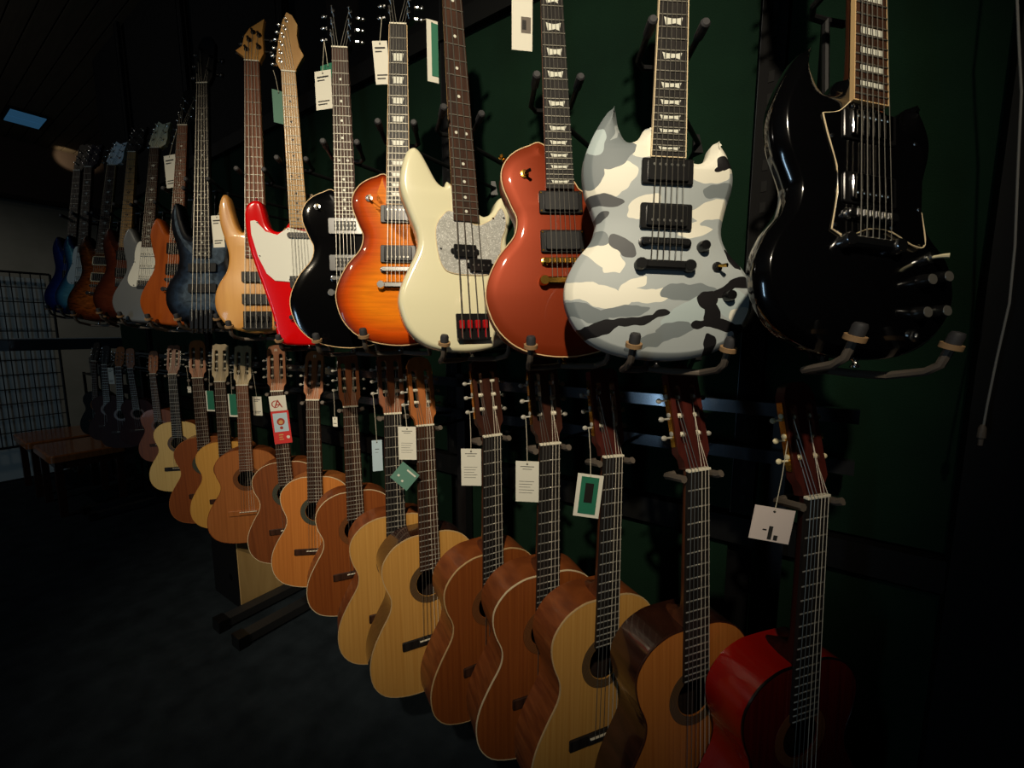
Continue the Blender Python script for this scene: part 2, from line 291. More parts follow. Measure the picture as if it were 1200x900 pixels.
# ---------------------------------------------------------------- pose table (nut position from the eye, yaw, backward tilt, lean, size)
POSE = {'C1': [0.0414, 0.9177, -0.297, 0.878, 0.0203, 0.0139, 0.9993], 'C2': [-0.1511, 0.8762, -0.2714, 0.9149, 0.0395, 0.019, 1.0008], 'C3': [-0.3307, 0.8933, -0.2789, 0.9933, 0.0441, -0.0379, 1.0002], 'C4': [-0.4723, 0.8609, -0.264, 0.9528, -0.01, 0.0006, 1.0013], 'C5': [-0.6526, 0.8761, -0.2723, 1.0958, -0.0183, 0.0103, 1.0008], 'C6': [-0.9055, 0.8848, -0.2786, 1.055, 0.0616, -0.0064, 1.0005], 'C7': [-1.0346, 0.8758, -0.2557, 0.9967, 0.0175, -0.0084, 1.0008], 'C8': [-1.384, 0.9727, -0.2827, 1.014, 0.0301, -0.0018, 0.9972], 'C9': [-1.6598, 0.9904, -0.2848, 0.7524, 0.0243, -0.0215, 0.9964], 'C10': [-1.8604, 0.9501, -0.2584, 0.8489, -0.0079, 0.0253, 0.9686], 'C11': [-2.2013, 0.9622, -0.2584, 0.9129, 0.0168, -0.0195, 0.9601], 'C12': [-2.4326, 0.9609, -0.2562, 0.8897, -0.013, -0.0116, 0.961], 'C13': [-2.6401, 0.939, -0.2477, 0.969, 0.0137, 0.0065, 0.976], 'C14': [-2.8899, 0.9102, -0.2391, 0.8299, 0.0279, -0.0039, 0.821], 'C15': [-3.2032, 0.912, -0.2538, 0.7825, 0.0013, 0.0121, 0.6647], 'C16': [-3.6369, 0.9209, -0.2432, 0.8286, -0.0352, 0.022, 0.6372], 'C17': [-3.82, 0.9076, -0.2421, 0.8228, 0.0663, -0.0113, 0.6774], 'C18': [-4.144, 0.9081, -0.2412, 0.8233, 0.053, -0.0054, 0.6759], 'C19': [-4.378, 0.9033, -0.2233, 0.6003, 0.0607, -0.0085, 0.6894],
 'E1': [0.0287, 0.914, 0.7757, 0.7708, 0.1693, -0.0777, 0.9979], 'E2': [-0.2341, 0.8655, 0.77, 0.6073, 0.1456, -0.0442, 0.9991], 'E3': [-0.4836, 0.8598, 0.7569, 0.7045, 0.1652, 0.0211, 0.9993], 'E4': [-0.7365, 0.8332, 0.8702, 0.9707, 0.1212, 0.0202, 0.9999], 'E5': [-0.9115, 0.8341, 0.7759, 0.649, 0.1387, -0.0037, 0.9999], 'E6': [-1.1069, 0.7988, 0.7694, 0.6949, 0.1037, 0.0142, 1.0007], 'E7': [-1.4108, 0.8254, 0.8166, 0.7413, -0.0092, 0.0048, 1.0001], 'E8': [-1.6418, 0.8304, 0.9238, 0.7112, 0.1139, 0.0017, 1.0], 'E9': [-1.9995, 0.8186, 0.9545, 0.5511, 0.117, 0.0011, 1.0003], 'E10': [-2.1699, 0.8031, 0.8373, 0.4969, 0.1418, -0.0263, 1.0134], 'E11': [-2.5414, 0.8203, 0.8395, 0.558, 0.1708, -0.0253, 0.9996], 'E12': [-2.7974, 0.8076, 0.8734, 0.5188, 0.142, -0.0481, 1.0099], 'E13': [-3.0726, 0.796, 0.8649, 0.5779, 0.1917, -0.0417, 1.0188], 'E14': [-3.4143, 0.782, 0.9203, 0.522, 0.1539, -0.0273, 1.0289], 'E15': [-3.5864, 0.7701, 0.9317, 0.5105, 0.1562, -0.031, 1.0371]}
def frame(k):   # nut frame -> world
    x, y, z, yaw, tilt, roll, s = POSE[k]
    n = Vector((math.sin(yaw), -math.cos(yaw), 0)); X = Vector((math.cos(yaw), math.sin(yaw), 0)); Y = Vector((0, 0, 1))
    Y2 = Y*math.cos(tilt) - n*math.sin(tilt); N2 = n*math.cos(tilt) + Y*math.sin(tilt)
    X3 = X*math.cos(roll) + Y2*math.sin(roll); Y3 = -X*math.sin(roll) + Y2*math.cos(roll)
    M = Matrix.Identity(4)
    for i in range(3): M[i][0] = X3[i]*s; M[i][1] = Y3[i]*s; M[i][2] = N2[i]*s
    M.translation = Vector((x, y, z+EYE)); return M
# ================================================================ SETTING
WY = 1.30
def slab(name, x0, x1, y0, y1, z0, z1, m, parent=None):
    o = MB().box(x0, x1, y0, y1, z0, z1).obj(name, m, parent)
    if parent is None: struct(o)
    return o
def fabric(name, c1, c2, sc, bump):
    m, nt, b = base(name); n = noise_col(nt, (1, 1, 1), 6, sc); r = ramp(nt, n.outputs['Fac'], [(.3, c1), (.7, c2)]); nt.links.new(r.outputs['Color'], b.inputs['Base Color'])
    b.inputs['Roughness'].default_value = .95; b.inputs['Specular IOR Level'].default_value = .15
    n2 = noise_col(nt, (1, 1, 1), 3, 420); bp = nt.nodes.new('ShaderNodeBump'); bp.inputs['Strength'].default_value = bump; bp.inputs['Distance'].default_value = .003
    nt.links.new(n2.outputs['Fac'], bp.inputs['Height']); nt.links.new(bp.outputs['Normal'], b.inputs['Normal']); return m
fabric('carpet', (26, 34, 40), (42, 51, 58), 9, .7); fabric('green_felt', (10, 31, 20), (15, 39, 25), 5, .5); fabric('far_wall_paint', (92, 92, 84), (104, 103, 95), 3, .1)
mat('wall_black', (8, 8, 9), .8, spec=.2); mat('trim_black', (10, 11, 11), .7, spec=.2); mat('shop_wall', (60, 58, 54), .9); wood('ceiling_plank', (66, 57, 44), (82, 71, 56), (3, 40, 3), .7, 0)
mat('seam_black', (4, 4, 4), .9); wood('bench_seat', (156, 86, 40), (182, 108, 54), (6, 60, 6), .3, .5); wood('plywood', (196, 158, 98), (218, 182, 120), (20, 20, 2), .5, .1)
mat('beam_brown', (40, 27, 18), .8); mat('wire_black', (16, 18, 18), .5); mat('board_grey', (214, 222, 217), .8); mat('bag_grey', (88, 88, 82), .9); mat('paper', (170, 168, 158), .9)
mat('piano_black', (40, 48, 54), .25, 0, .4); mat('foot_grey', (40, 41, 43), .5); mat('lamp_blue', (90, 150, 200), .4, emis=((70, 130, 175), .17)); mat('key_white', (200, 200, 195), .3)
slab('floor', -10, 3, -5, 3.2, -.1, 0, 'carpet')
slab('wall_back', -5.25, 3, WY, WY+.12, 0, 3.8, 'wall_black')
slab('wall_far', -8.6, -8.5, -5, 3.2, 0, 3.8, 'far_wall_paint')
slab('wall_front', -8.6, 3, -5.1, -5, 0, 3.8, 'shop_wall'); slab('wall_right', 3, 3.1, -5, WY, 0, 3.8, 'shop_wall'); slab('wall_recess', -8.6, -5.25, 3.1, 3.2, 0, 3.8, 'far_wall_paint')
# ceiling of boards with open seams
ceil_ = slab('ceiling', -9.1, 3.1, -5.1, 3.2, 3.82, 3.9, 'seam_black')
for i in range(48):
    y0 = -2.4+i*.118; MB().box(-9.0, 3.0, y0, y0+.108, 3.775, 3.822).obj('plank', 'ceiling_plank', ceil_)
MB().box(-9, 3, -5, -2.41, 3.775, 3.822).obj('plank', 'ceiling_plank', ceil_)
cl = empty('ceiling_light', loc=(-7.2, 1.17, 3.72)); tag(cl, 'small bluish ceiling light panel between the dark ceiling boards', 'ceiling light')
MB().box(-.22, .22, -.15, .15, .03, .055).obj('housing', 'trim_black', cl)
for sx in (-1, 1): MB().box(sx*.105-.095, sx*.105+.095, -.13, .13, .022, .03).obj('diffuser', 'lamp_blue', cl)
slab('trim_1', -8.5, -8.15, -5, 3.1, 3.12, 3.775, 'beam_brown')
# green felt panels, posts and ledge of the back wall
for i, (a, b) in enumerate(((-5.2, -4.48), (-4.42, -3.36), (-3.30, -2.24), (-2.18, -1.16), (-1.10, -.13), (-.07, .30))):
    slab('felt_panel', a, b, WY-.022, WY, .96, 2.49, 'green_felt', bpy.data.objects['wall_back']); slab('felt_panel', a, b, WY-.022, WY, .10, .86, 'green_felt', bpy.data.objects['wall_back'])
slab('trim_2', -5.25, .30, WY-.045, WY, .875, .95, 'trim_black'); slab('trim_3', .30, .47, WY-.06, WY, 0, 3.77, 'trim_black'); slab('trim_4', -5.25, .30, WY-.05, WY, 2.49, 2.56, 'trim_black')
slab('baseboard_back', -5.25, 3, WY-.03, WY, 0, .09, 'trim_black')
# ================================================================ CLASSICAL GUITARS
CL = [(-.030,-.327),(-.065,-.331),(-.105,-.350),(-.134,-.385),(-.141,-.420),(-.134,-.458),(-.121,-.490),(-.117,-.515),(-.124,-.545),(-.150,-.590),(-.174,-.640),(-.184,-.690),(-.176,-.745),(-.145,-.787),(-.095,-.808),(-.04,-.815)]
CLO = smooth(CL + [(-x, y) for x, y in CL[::-1]], 3)
YB_C = -.817
HEADS = {'pointed': [(.026,0),(.028,.018),(.0375,.032),(.036,.188),(.030,.196),(.020,.192),(.012,.204),(.0,.207)], 'round': [(.026,0),(.028,.018),(.0375,.032),(.036,.180),(.028,.198),(.014,.205),(0,.206)],
         'peaked': [(.026,0),(.028,.018),(.0375,.032),(.036,.178),(.026,.186),(.013,.204),(0,.212)], 'flat': [(.026,0),(.028,.018),(.0375,.032),(.0365,.190),(.02,.199),(0,.196)]}
THEAD = math.radians(13)
def head_T(y0=0, th=THEAD, dz=0):
    return lambda p: (p[0], y0+p[1]*math.cos(th)+p[2]*math.sin(th), dz-p[1]*math.sin(th)+p[2]*math.cos(th))
def sh(yb):   # shift from nut frame to base frame
    return lambda p: (p[0], p[1]-yb, p[2])
def comp(f, g): return lambda p: f(g(p))
def neck_mesh(T, secs, m):
    mb = MB(T); vs = []; fs = []; K = 9
    for (y, wd, zt, dp) in secs:
        for i in range(K): a = math.pi*i/(K-1); vs.append((wd*math.cos(a), y, zt-dp*math.sin(a)**.8))
    for s_ in range(len(secs)-1): fs += [(s_*K+i, (s_+1)*K+i, (s_+1)*K+i+1, s_*K+i+1) for i in range(K-1)]+[(s_*K, s_*K+K-1, (s_+1)*K+K-1, (s_+1)*K)]
    fs += [tuple(range(K)), tuple(range((len(secs)-1)*K, len(secs)*K))[::-1]]; mb.add(vs, fs); return mb
def board(T, root, y_end, w0, w1, z0, z1, S, nf, m, inl=None, inlm='inlay_pearl', binding=None, yb=0):
    poly = ccw([(-w0, 0), (-w1, y_end), (w1, y_end), (w0, 0)]); fb = MB(T).prism(poly, z0, z1, .0006).obj('fretboard', m, root)
    fm = fret_mesh('fret_wire' if S == .65 else 'fret_steel'); wat = lambda y: lerp(w0, w1, y/y_end)
    for k in range(1, nf+1):
        y = frety(S, k)
        if y < y_end+.002: break
        inst('fret', fm, fb, (0, y-yb, z1-.0001), (2*wat(y)*.985, 1, 1))
    if binding:
        for sx in (-1, 1): MB(T).prism(ccw([(sx*w0, 0), (sx*(w0+.0016), 0), (sx*(w1+.0016), y_end), (sx*w1, y_end)]), z0, z1+.0002).obj('binding', binding, fb)
        MB(T).box(-w1-.0016, w1+.0016, y_end-.0016, y_end, z0, z1+.0002).obj('binding', binding, fb)
    for (kind, frets_) in (inl or []):
        me = inlay_mesh(kind, inlm)
        for k in frets_:
            if k > nf: continue
            y = (frety(S, k-1)+frety(S, k))/2; ww = wat(y); h = (frety(S, k-1)-frety(S, k))
            if kind == 'dot':
                for x in ((-.012, .012) if k in (12, 24) else (0,)): inst('inlay', me, fb, (x, y-yb, z1))
            else: inst('inlay', me, fb, (0, y-yb, z1), (ww*{'block': 1.35, 'trap': 1.25, 'flag': 1.30, 'bird': 1.1}[kind], min(.021, h*.62), 1))
    return fb
def classical(key, top, side, head='round', headm='head_brown', neckm='mahogany_neck', bind='binding_cream', rosette='rosette_dark', boardm='rosewood_board', plates='chrome', button='pearl_button', bridgem='rosewood_board', slotted=True, label='', depth=.095, cat='guitar', name='classical_guitar', ns=6, gloss=None):
    yb = YB_C; M = frame(key) @ Matrix.Translation((0, yb, 0)); root = empty(name, M); tag(root, label, cat, None); T = sh(yb)
    P = [(x, y-yb) for x, y in CLO]; n = len(P)
    # sides and back: open shell so the soundhole shows the inside
    pin = inset(P, .003); mb = MB(); R = [(pin, -.003), (pin, -depth+.003), (P, -depth), (P, -.0032)]; vs = []; fs = []
    for Q, z in R: vs += [(x, y, z) for x, y in Q]
    for k in range(3): fs += [(k*n+i, k*n+(i+1) % n, (k+1)*n+(i+1) % n, (k+1)*n+i) for i in range(n)]
    inner = fs[:n]+[tuple(range(n, 2*n))]; MB().add(vs[:2*n], inner).obj('lining', 'lining_shade', mb.add(vs[2*n:], [tuple(i-2*n for i in f) for f in fs[2*n:]]+[tuple(range(n))[::-1]]).obj('body', side, root))
    hy = -.478; hole = circle(0, hy-yb, .0425, 36)
    sb = MB().plate(P, [hole[::-1]], -.0032, 0).obj('soundboard', top, root)
    po = inset(P, -.0006); pi_ = inset(P, .0017); MB().plate(po, [pi_[::-1]], -.0036, .0004).obj('binding', bind, sb)
    rm = MATS[rosette].copy(); rm.node_tree.nodes['Vector Math'].inputs[1].default_value = (0, hy-yb, 0)
    MB().plate(circle(0, hy-yb, .063, 36), [circle(0, hy-yb, .0432, 36)[::-1]], 0, .0005).obj('rosette', rm, sb)
    br = MB(T); br.rbox(0, -.655, 0, .005, .182, .027, .003, .001); br.rbox(0, -.6585, .005, .0085, .084, .012, .001, .0006); br.rbox(0, -.6475, .005, .0075, .084, .007, .001, .0006); bo = br.obj('bridge', bridgem, root)
    MB(T).rbox(0, -.6495, .006, .0115, .080, .003, .001, .0006).obj('saddle', 'bone', bo)
    zt = .0
    neck_mesh(T, [(.0, .026, zt, .0205), (-.27, .0302, zt, .0225), (-.292, .0302, zt, .028), (-.309, .028, zt, .050), (-.328, .024, zt, .088), (-.332, .024, zt, .088)], None).obj('neck', neckm, root)
    board(T, root, -.437, .026, .0315, zt, .0065, .65, 19, boardm, yb=yb)
    MB(T).rbox(0, .0025, zt, .0095, .053, .005, .001, .0007).obj('nut', 'bone', root)
    HT = comp(T, head_T(.004)); half = HEADS[head]; outl = ccw(half+[(-x, y) for x, y in half[::-1] if x > 0])
    hs = MB(HT)
    if slotted:
        sl = []
        for sx in (-1, 1):
            q = [(sx*.0185+.0078*math.cos(a)*1, (.158 if math.sin(a) > 0 else .058)+.0078*math.sin(a)) for a in [2*math.pi*i/16+.01 for i in range(16)]]; sl.append(ccw(q)[::-1])
        hs.plate(outl, sl, -.019, 0)
    else: hs.prism(outl, -.016, 0, .001)
    ho = hs.obj('headstock', headm, root)
    if key in ('C9', 'C10'):
        q = MB(HT); q.box(-.005, -.003, .176, .186, 0, .0006); q.box(.003, .005, .176, .186, 0, .0006); q.box(-.005, .005, .186, .188, 0, .0006); q.box(-.003, .003, .180, .182, 0, .0006); q.obj('emblem', 'bone', ho)['kind'] = 'stuff'
    for sx in (-1, 1):
        if slotted:
            MB(HT).box(min(sx*.0368, sx*.0392), max(sx*.0368, sx*.0392), .045, .17, -.016, -.004).obj('tuner_plate', plates, ho)
        for i, yy in enumerate((.068, .105, .142)):
            if slotted:
                MB(HT).tube([(sx*.0108, yy, -.009), (sx*.0262, yy, -.009)], .0052, 8).obj('roller', 'bone' if button != 'cream_plastic' else 'cream_plastic', ho)
                tb = MB(HT); tb.tube([(sx*.039, yy-.004, -.010), (sx*.049, yy-.004, -.013)], .002, 6); tb.ball((sx*.0545, yy-.004, -.0145), .0068, .0055, .0036, 10, 6); tb.lathe((sx*.0395, yy+.003, -.009), (sx, 0, 0), [(0, .005), (.002, .005), (.003, .002)], 8)
                tb.obj('tuner_button', button, ho)
            else:
                tb = MB(HT); tb.lathe((sx*.020, yy, 0), (0, 0, 1), [(0, .006), (.002, .006), (.002, .003), (.014, .003)], 8); tb.tube([(sx*.034, yy, -.012), (sx*.046, yy, -.012)], .002, 6); tb.ball((sx*.052, yy, -.012), .008, .006, .004, 8, 5); tb.obj('tuner_button', plates, ho)
    hT = head_T(.004)
    for i in range(ns):
        t = (i/(ns-1)-.5)*2; x0, x1 = t*.0205, t*.029; sx = -1 if t < 0 else 1; ti = [.142, .105, .068][::-1][i if i < 3 else 5-i] if ns == 6 else (.068, .105)[i if i < 2 else 3-i]
        end = hT((sx*.0185, ti, -.004 if slotted else .008)); r = (.00085, .00075, .0007, .0006, .0006, .0006)[i]
        MB(T).tube([(x1, -.6495, .012), (x0, .002, .0098), end], r, 5).obj('string', 'string_steel' if i < 3 else 'string_nylon', root)
    return root
# ---- their labels and looks
C = classical
C('C1', 'redwood_top', 'red_side', 'round', 'head_maroon', 'dark_red_wood', 'black_plastic', 'rosette_brown', 'ebony_board', 'gold', 'cream_plastic', label='glossy red classical guitar with gold tuner plates and torn white tag')
C('C2', 'cedar_orange', 'rosewood_side', 'pointed', 'head_maroon', bind='head_dark', boardm='ebony_board', plates='gold', label='classical guitar with orange cedar top and dark brown sides, beside the glossy red one')
C('C3', 'spruce', 'mahogany_side', 'flat', 'head_maroon', bind='binding_cream', boardm='ebony_board', bridgem='ebony_board', plates='gold', label='classical guitar with pale spruce top, mahogany sides and green tag on white card')
C('C4', 'cedar_dark', 'mahogany_side', 'flat', 'head_dark', bind='binding_white', rosette='rosette_brown', boardm='ebony_board', plates='gold', label='brown cedar top classical guitar with cream edging next to the green tagged spruce one')
C('C5', 'cedar_dark', 'mahogany_side', 'flat', 'head_dark', bind='binding_cream', rosette='rosette_brown', boardm='ebony_board', plates='gold', label='brown classical guitar hanging directly beside the spruce top with dark glossy sides')
C('C6', 'spruce', 'rosewood_side', 'round', 'head_orange', 'mahogany_neck', 'binding_cream', boardm='rosewood_board', bridgem='ebony_board', plates='gold', label='spruce top classical guitar with dark glossy rosewood sides and teal booklet tag')
C('C7', 'spruce', 'mahogany_side', 'round', 'head_brown', bind='binding_cream', boardm='ebony_board', plates='chrome', label='spruce top classical guitar with mahogany sides and narrow pale blue tag')
C('C8', 'cedar_dark', 'mahogany_side', 'flat', 'head_brown', bind='binding_white', rosette='rosette_brown', plates='chrome', label='brown cedar top classical guitar with tiny white string tag')
C('C9', 'cedar_orange', 'cedar', 'round', 'head_orange', bind='binding_white', rosette='rosette_green', plates='chrome', label='orange cedar classical guitar with dark green soundhole ring and white edging')
C('C10', 'mahogany_top', 'mahogany_side', 'round', 'head_orange', bind='binding_white', rosette='rosette_green', plates='chrome', label='mahogany classical guitar with red and white booklet on its neck')
C('C11', 'cedar', 'mahogany_side', 'flat', 'head_pale', neckm='head_pale', bind='cedar_dark', rosette='rosette_brown', boardm='brown_board', bridgem='cedar', plates='chrome', label='reddish brown classical guitar with pale headstock hanging before the black box drum')
C('C12', 'spruce_gold', 'cedar', 'flat', 'head_pale', neckm='head_pale', bind='spruce_gold', rosette='rosette_brown', plates='chrome', label='golden yellow classical guitar with pale headstock between two brown ones')
C('C13', 'cedar_dark', 'mahogany_side', 'round', 'head_orange', neckm='head_orange', bind='cedar', rosette='rosette_green', plates='chrome', label='brown classical guitar with bright orange slotted headstock')
C('C14', 'spruce_pale', 'mahogany_side', 'flat', 'head_brown', bind='spruce_pale', rosette='rosette_dark', boardm='ebony_board', bridgem='ebony_board', plates='chrome', label='small classical guitar with very pale spruce top')
C('C15', 'mahogany_top', 'mahogany_side', 'round', 'head_orange', bind='mahogany_top', rosette='rosette_brown', slotted=False, label='small brown travel guitar with solid orange headstock by the pale spruce guitar', name='travel_guitar')
C('C16', 'dark_red_wood', 'dark_red_wood', 'round', 'head_orange', bind='dark_red_wood', rosette='rosette_brown', slotted=False, label='dark red tenor ukulele with orange headstock, beside the small brown travel guitar', cat='ukulele', name='ukulele', ns=4)
C('C17', 'dark_red_wood', 'dark_red_wood', 'round', 'head_orange', bind='dark_red_wood', rosette='rosette_brown', slotted=False, label='dark red tenor ukulele with orange headstock and cream paper tag', cat='ukulele', name='ukulele', ns=4)
C('C18', 'dark_red_wood', 'dark_red_wood', 'round', 'black_satin', bind='dark_red_wood', rosette='rosette_brown', slotted=False, label='dark ukulele with black headstock half hidden behind a dark red one', cat='ukulele', name='ukulele', ns=4)
C('C19', 'black_satin', 'black_satin', 'round', 'black_satin', bind='black_satin', rosette='rosette_brown', slotted=False, label='black ukulele at the end of the rack over the benches', cat='ukulele', name='ukulele', ns=4)
# ================================================================ ELECTRIC GUITARS
SG = [(-.0285,-.420),(-.048,-.441),(-.068,-.446),(-.082,-.425),(-.087,-.404),(-.090,-.392),(-.098,-.390),(-.111,-.407),(-.130,-.445),(-.142,-.487),(-.138,-.535),(-.122,-.575),(-.116,-.598),(-.125,-.628),(-.150,-.662),(-.166,-.705),(-.160,-.752),(-.128,-.797),(-.075,-.821),(0,-.829),(.07,-.821),(.125,-.795),(.156,-.755),(.163,-.715),(.150,-.670),(.118,-.635),(.105,-.604),(.110,-.565),(.121,-.525),(.122,-.495),(.112,-.466),(.099,-.446),(.089,-.441),(.082,-.448),(.078,-.462),(.071,-.474),(.059,-.479),(.042,-.474),(.0285,-.462)]
LP = [(-.028,-.384),(-.06,-.387),(-.095,-.405),(-.116,-.435),(-.117,-.470),(-.100,-.515),(-.0905,-.540),(-.098,-.575),(-.130,-.615),(-.154,-.665),(-.157,-.710),(-.135,-.765),(-.085,-.805),(0,-.820),(.085,-.805),(.135,-.765),(.157,-.71),(.154,-.665),(.130,-.615),(.105,-.580),(.095,-.555),(.100,-.520),(.112,-.485),(.113,-.462),(.103,-.447),(.09,-.450),(.075,-.470),(.058,-.482),(.042,-.475),(.0285,-.455)]
PB = [(-.032,-.530),(-.045,-.541),(-.062,-.530),(-.080,-.495),(-.095,-.468),(-.110,-.459),(-.128,-.475),(-.142,-.52),(-.143,-.56),(-.128,-.61),(-.114,-.655),(-.117,-.69),(-.140,-.735),(-.162,-.785),(-.163,-.825),(-.145,-.875),(-.10,-.912),(-.02,-.926),(.06,-.915),(.115,-.885),(.148,-.835),(.152,-.79),(.135,-.74),(.112,-.70),(.102,-.665),(.108,-.635),(.115,-.605),(.113,-.575),(.100,-.553),(.085,-.560),(.072,-.585),(.055,-.600),(.032,-.595)]
RD = [(-.028,-.455),(-.05,-.480),(-.075,-.487),(-.098,-.470),(-.108,-.42),(-.118,-.395),(-.14,-.391),(-.162,-.410),(-.170,-.445),(-.165,-.53),(-.149,-.603),(-.128,-.68),(-.108,-.76),(-.098,-.83),(-.085,-.858),(-.05,-.866),(.035,-.866),(.09,-.850),(.135,-.80),(.15,-.73),(.135,-.65),(.115,-.58),(.12,-.53),(.12,-.495),(.10,-.478),(.075,-.49),(.05,-.495),(.0285,-.47)]
MBS = [(-.034,-.575),(-.046,-.586),(-.062,-.570),(-.078,-.52),(-.088,-.475),(-.098,-.456),(-.113,-.465),(-.123,-.505),(-.120,-.56),(-.103,-.625),(-.094,-.672),(-.102,-.72),(-.128,-.765),(-.142,-.81),(-.138,-.86),(-.11,-.905),(-.06,-.930),(0,-.937),(.06,-.925),(.105,-.895),(.135,-.845),(.14,-.80),(.122,-.755),(.098,-.71),(.09,-.675),(.097,-.635),(.108,-.60),(.107,-.575),(.093,-.565),(.078,-.585),(.062,-.612),(.048,-.617),(.034,-.605)]
DC = [(-.0285,-.425),(-.045,-.44),(-.06,-.43),(-.08,-.395),(-.095,-.375),(-.11,-.378),(-.125,-.41),(-.13,-.45),(-.115,-.51),(-.104,-.55),(-.108,-.59),(-.135,-.64),(-.158,-.69),(-.158,-.735),(-.13,-.78),(-.08,-.805),(0,-.812),(.08,-.802),(.135,-.77),(.158,-.72),(.150,-.67),(.125,-.62),(.105,-.575),(.103,-.545),(.115,-.50),(.118,-.46),(.105,-.43),(.09,-.425),(.075,-.45),(.055,-.472),(.04,-.468),(.0285,-.455)]
HD = {'book': [(-.0215,0),(-.026,.012),(-.036,.028),(-.037,.06),(-.040,.12),(-.045,.168),(-.030,.178),(-.014,.172),(0,.181),(.014,.172),(.030,.178),(.045,.168),(.040,.12),(.037,.06),(.036,.028),(.026,.012),(.0215,0)],
 'banana': [(-.0215,0),(-.030,.012),(-.038,.03),(-.034,.065),(-.026,.11),(-.014,.160),(-.002,.186),(.014,.178),(.030,.150),(.027,.115),(.033,.080),(.046,.055),(.032,.030),(.022,.010),(.0215,0)],
 'hook': [(-.024,0),(-.030,.018),(-.056,.038),(-.036,.056),(-.030,.095),(-.014,.125),(.034,.165),(.029,.115),(.034,.06),(.036,.035),(.026,.010),(.024,0)],
 'scoop': [(-.0215,0),(-.026,.010),(-.040,.022),(-.038,.06),(-.034,.10),(-.026,.152),(.0,.136),(.034,.150),(.032,.10),(.042,.055),(.040,.022),(.026,.010),(.0215,0)],
 'bass': [(-.0215,0),(-.034,.03),(-.036,.11),(-.034,.17),(-.015,.20),(.015,.20),(.034,.17),(.036,.11),(.034,.03),(.0215,0)]}
STEP = [(.005, -1), (.0012, -.97), (0, -.9)]
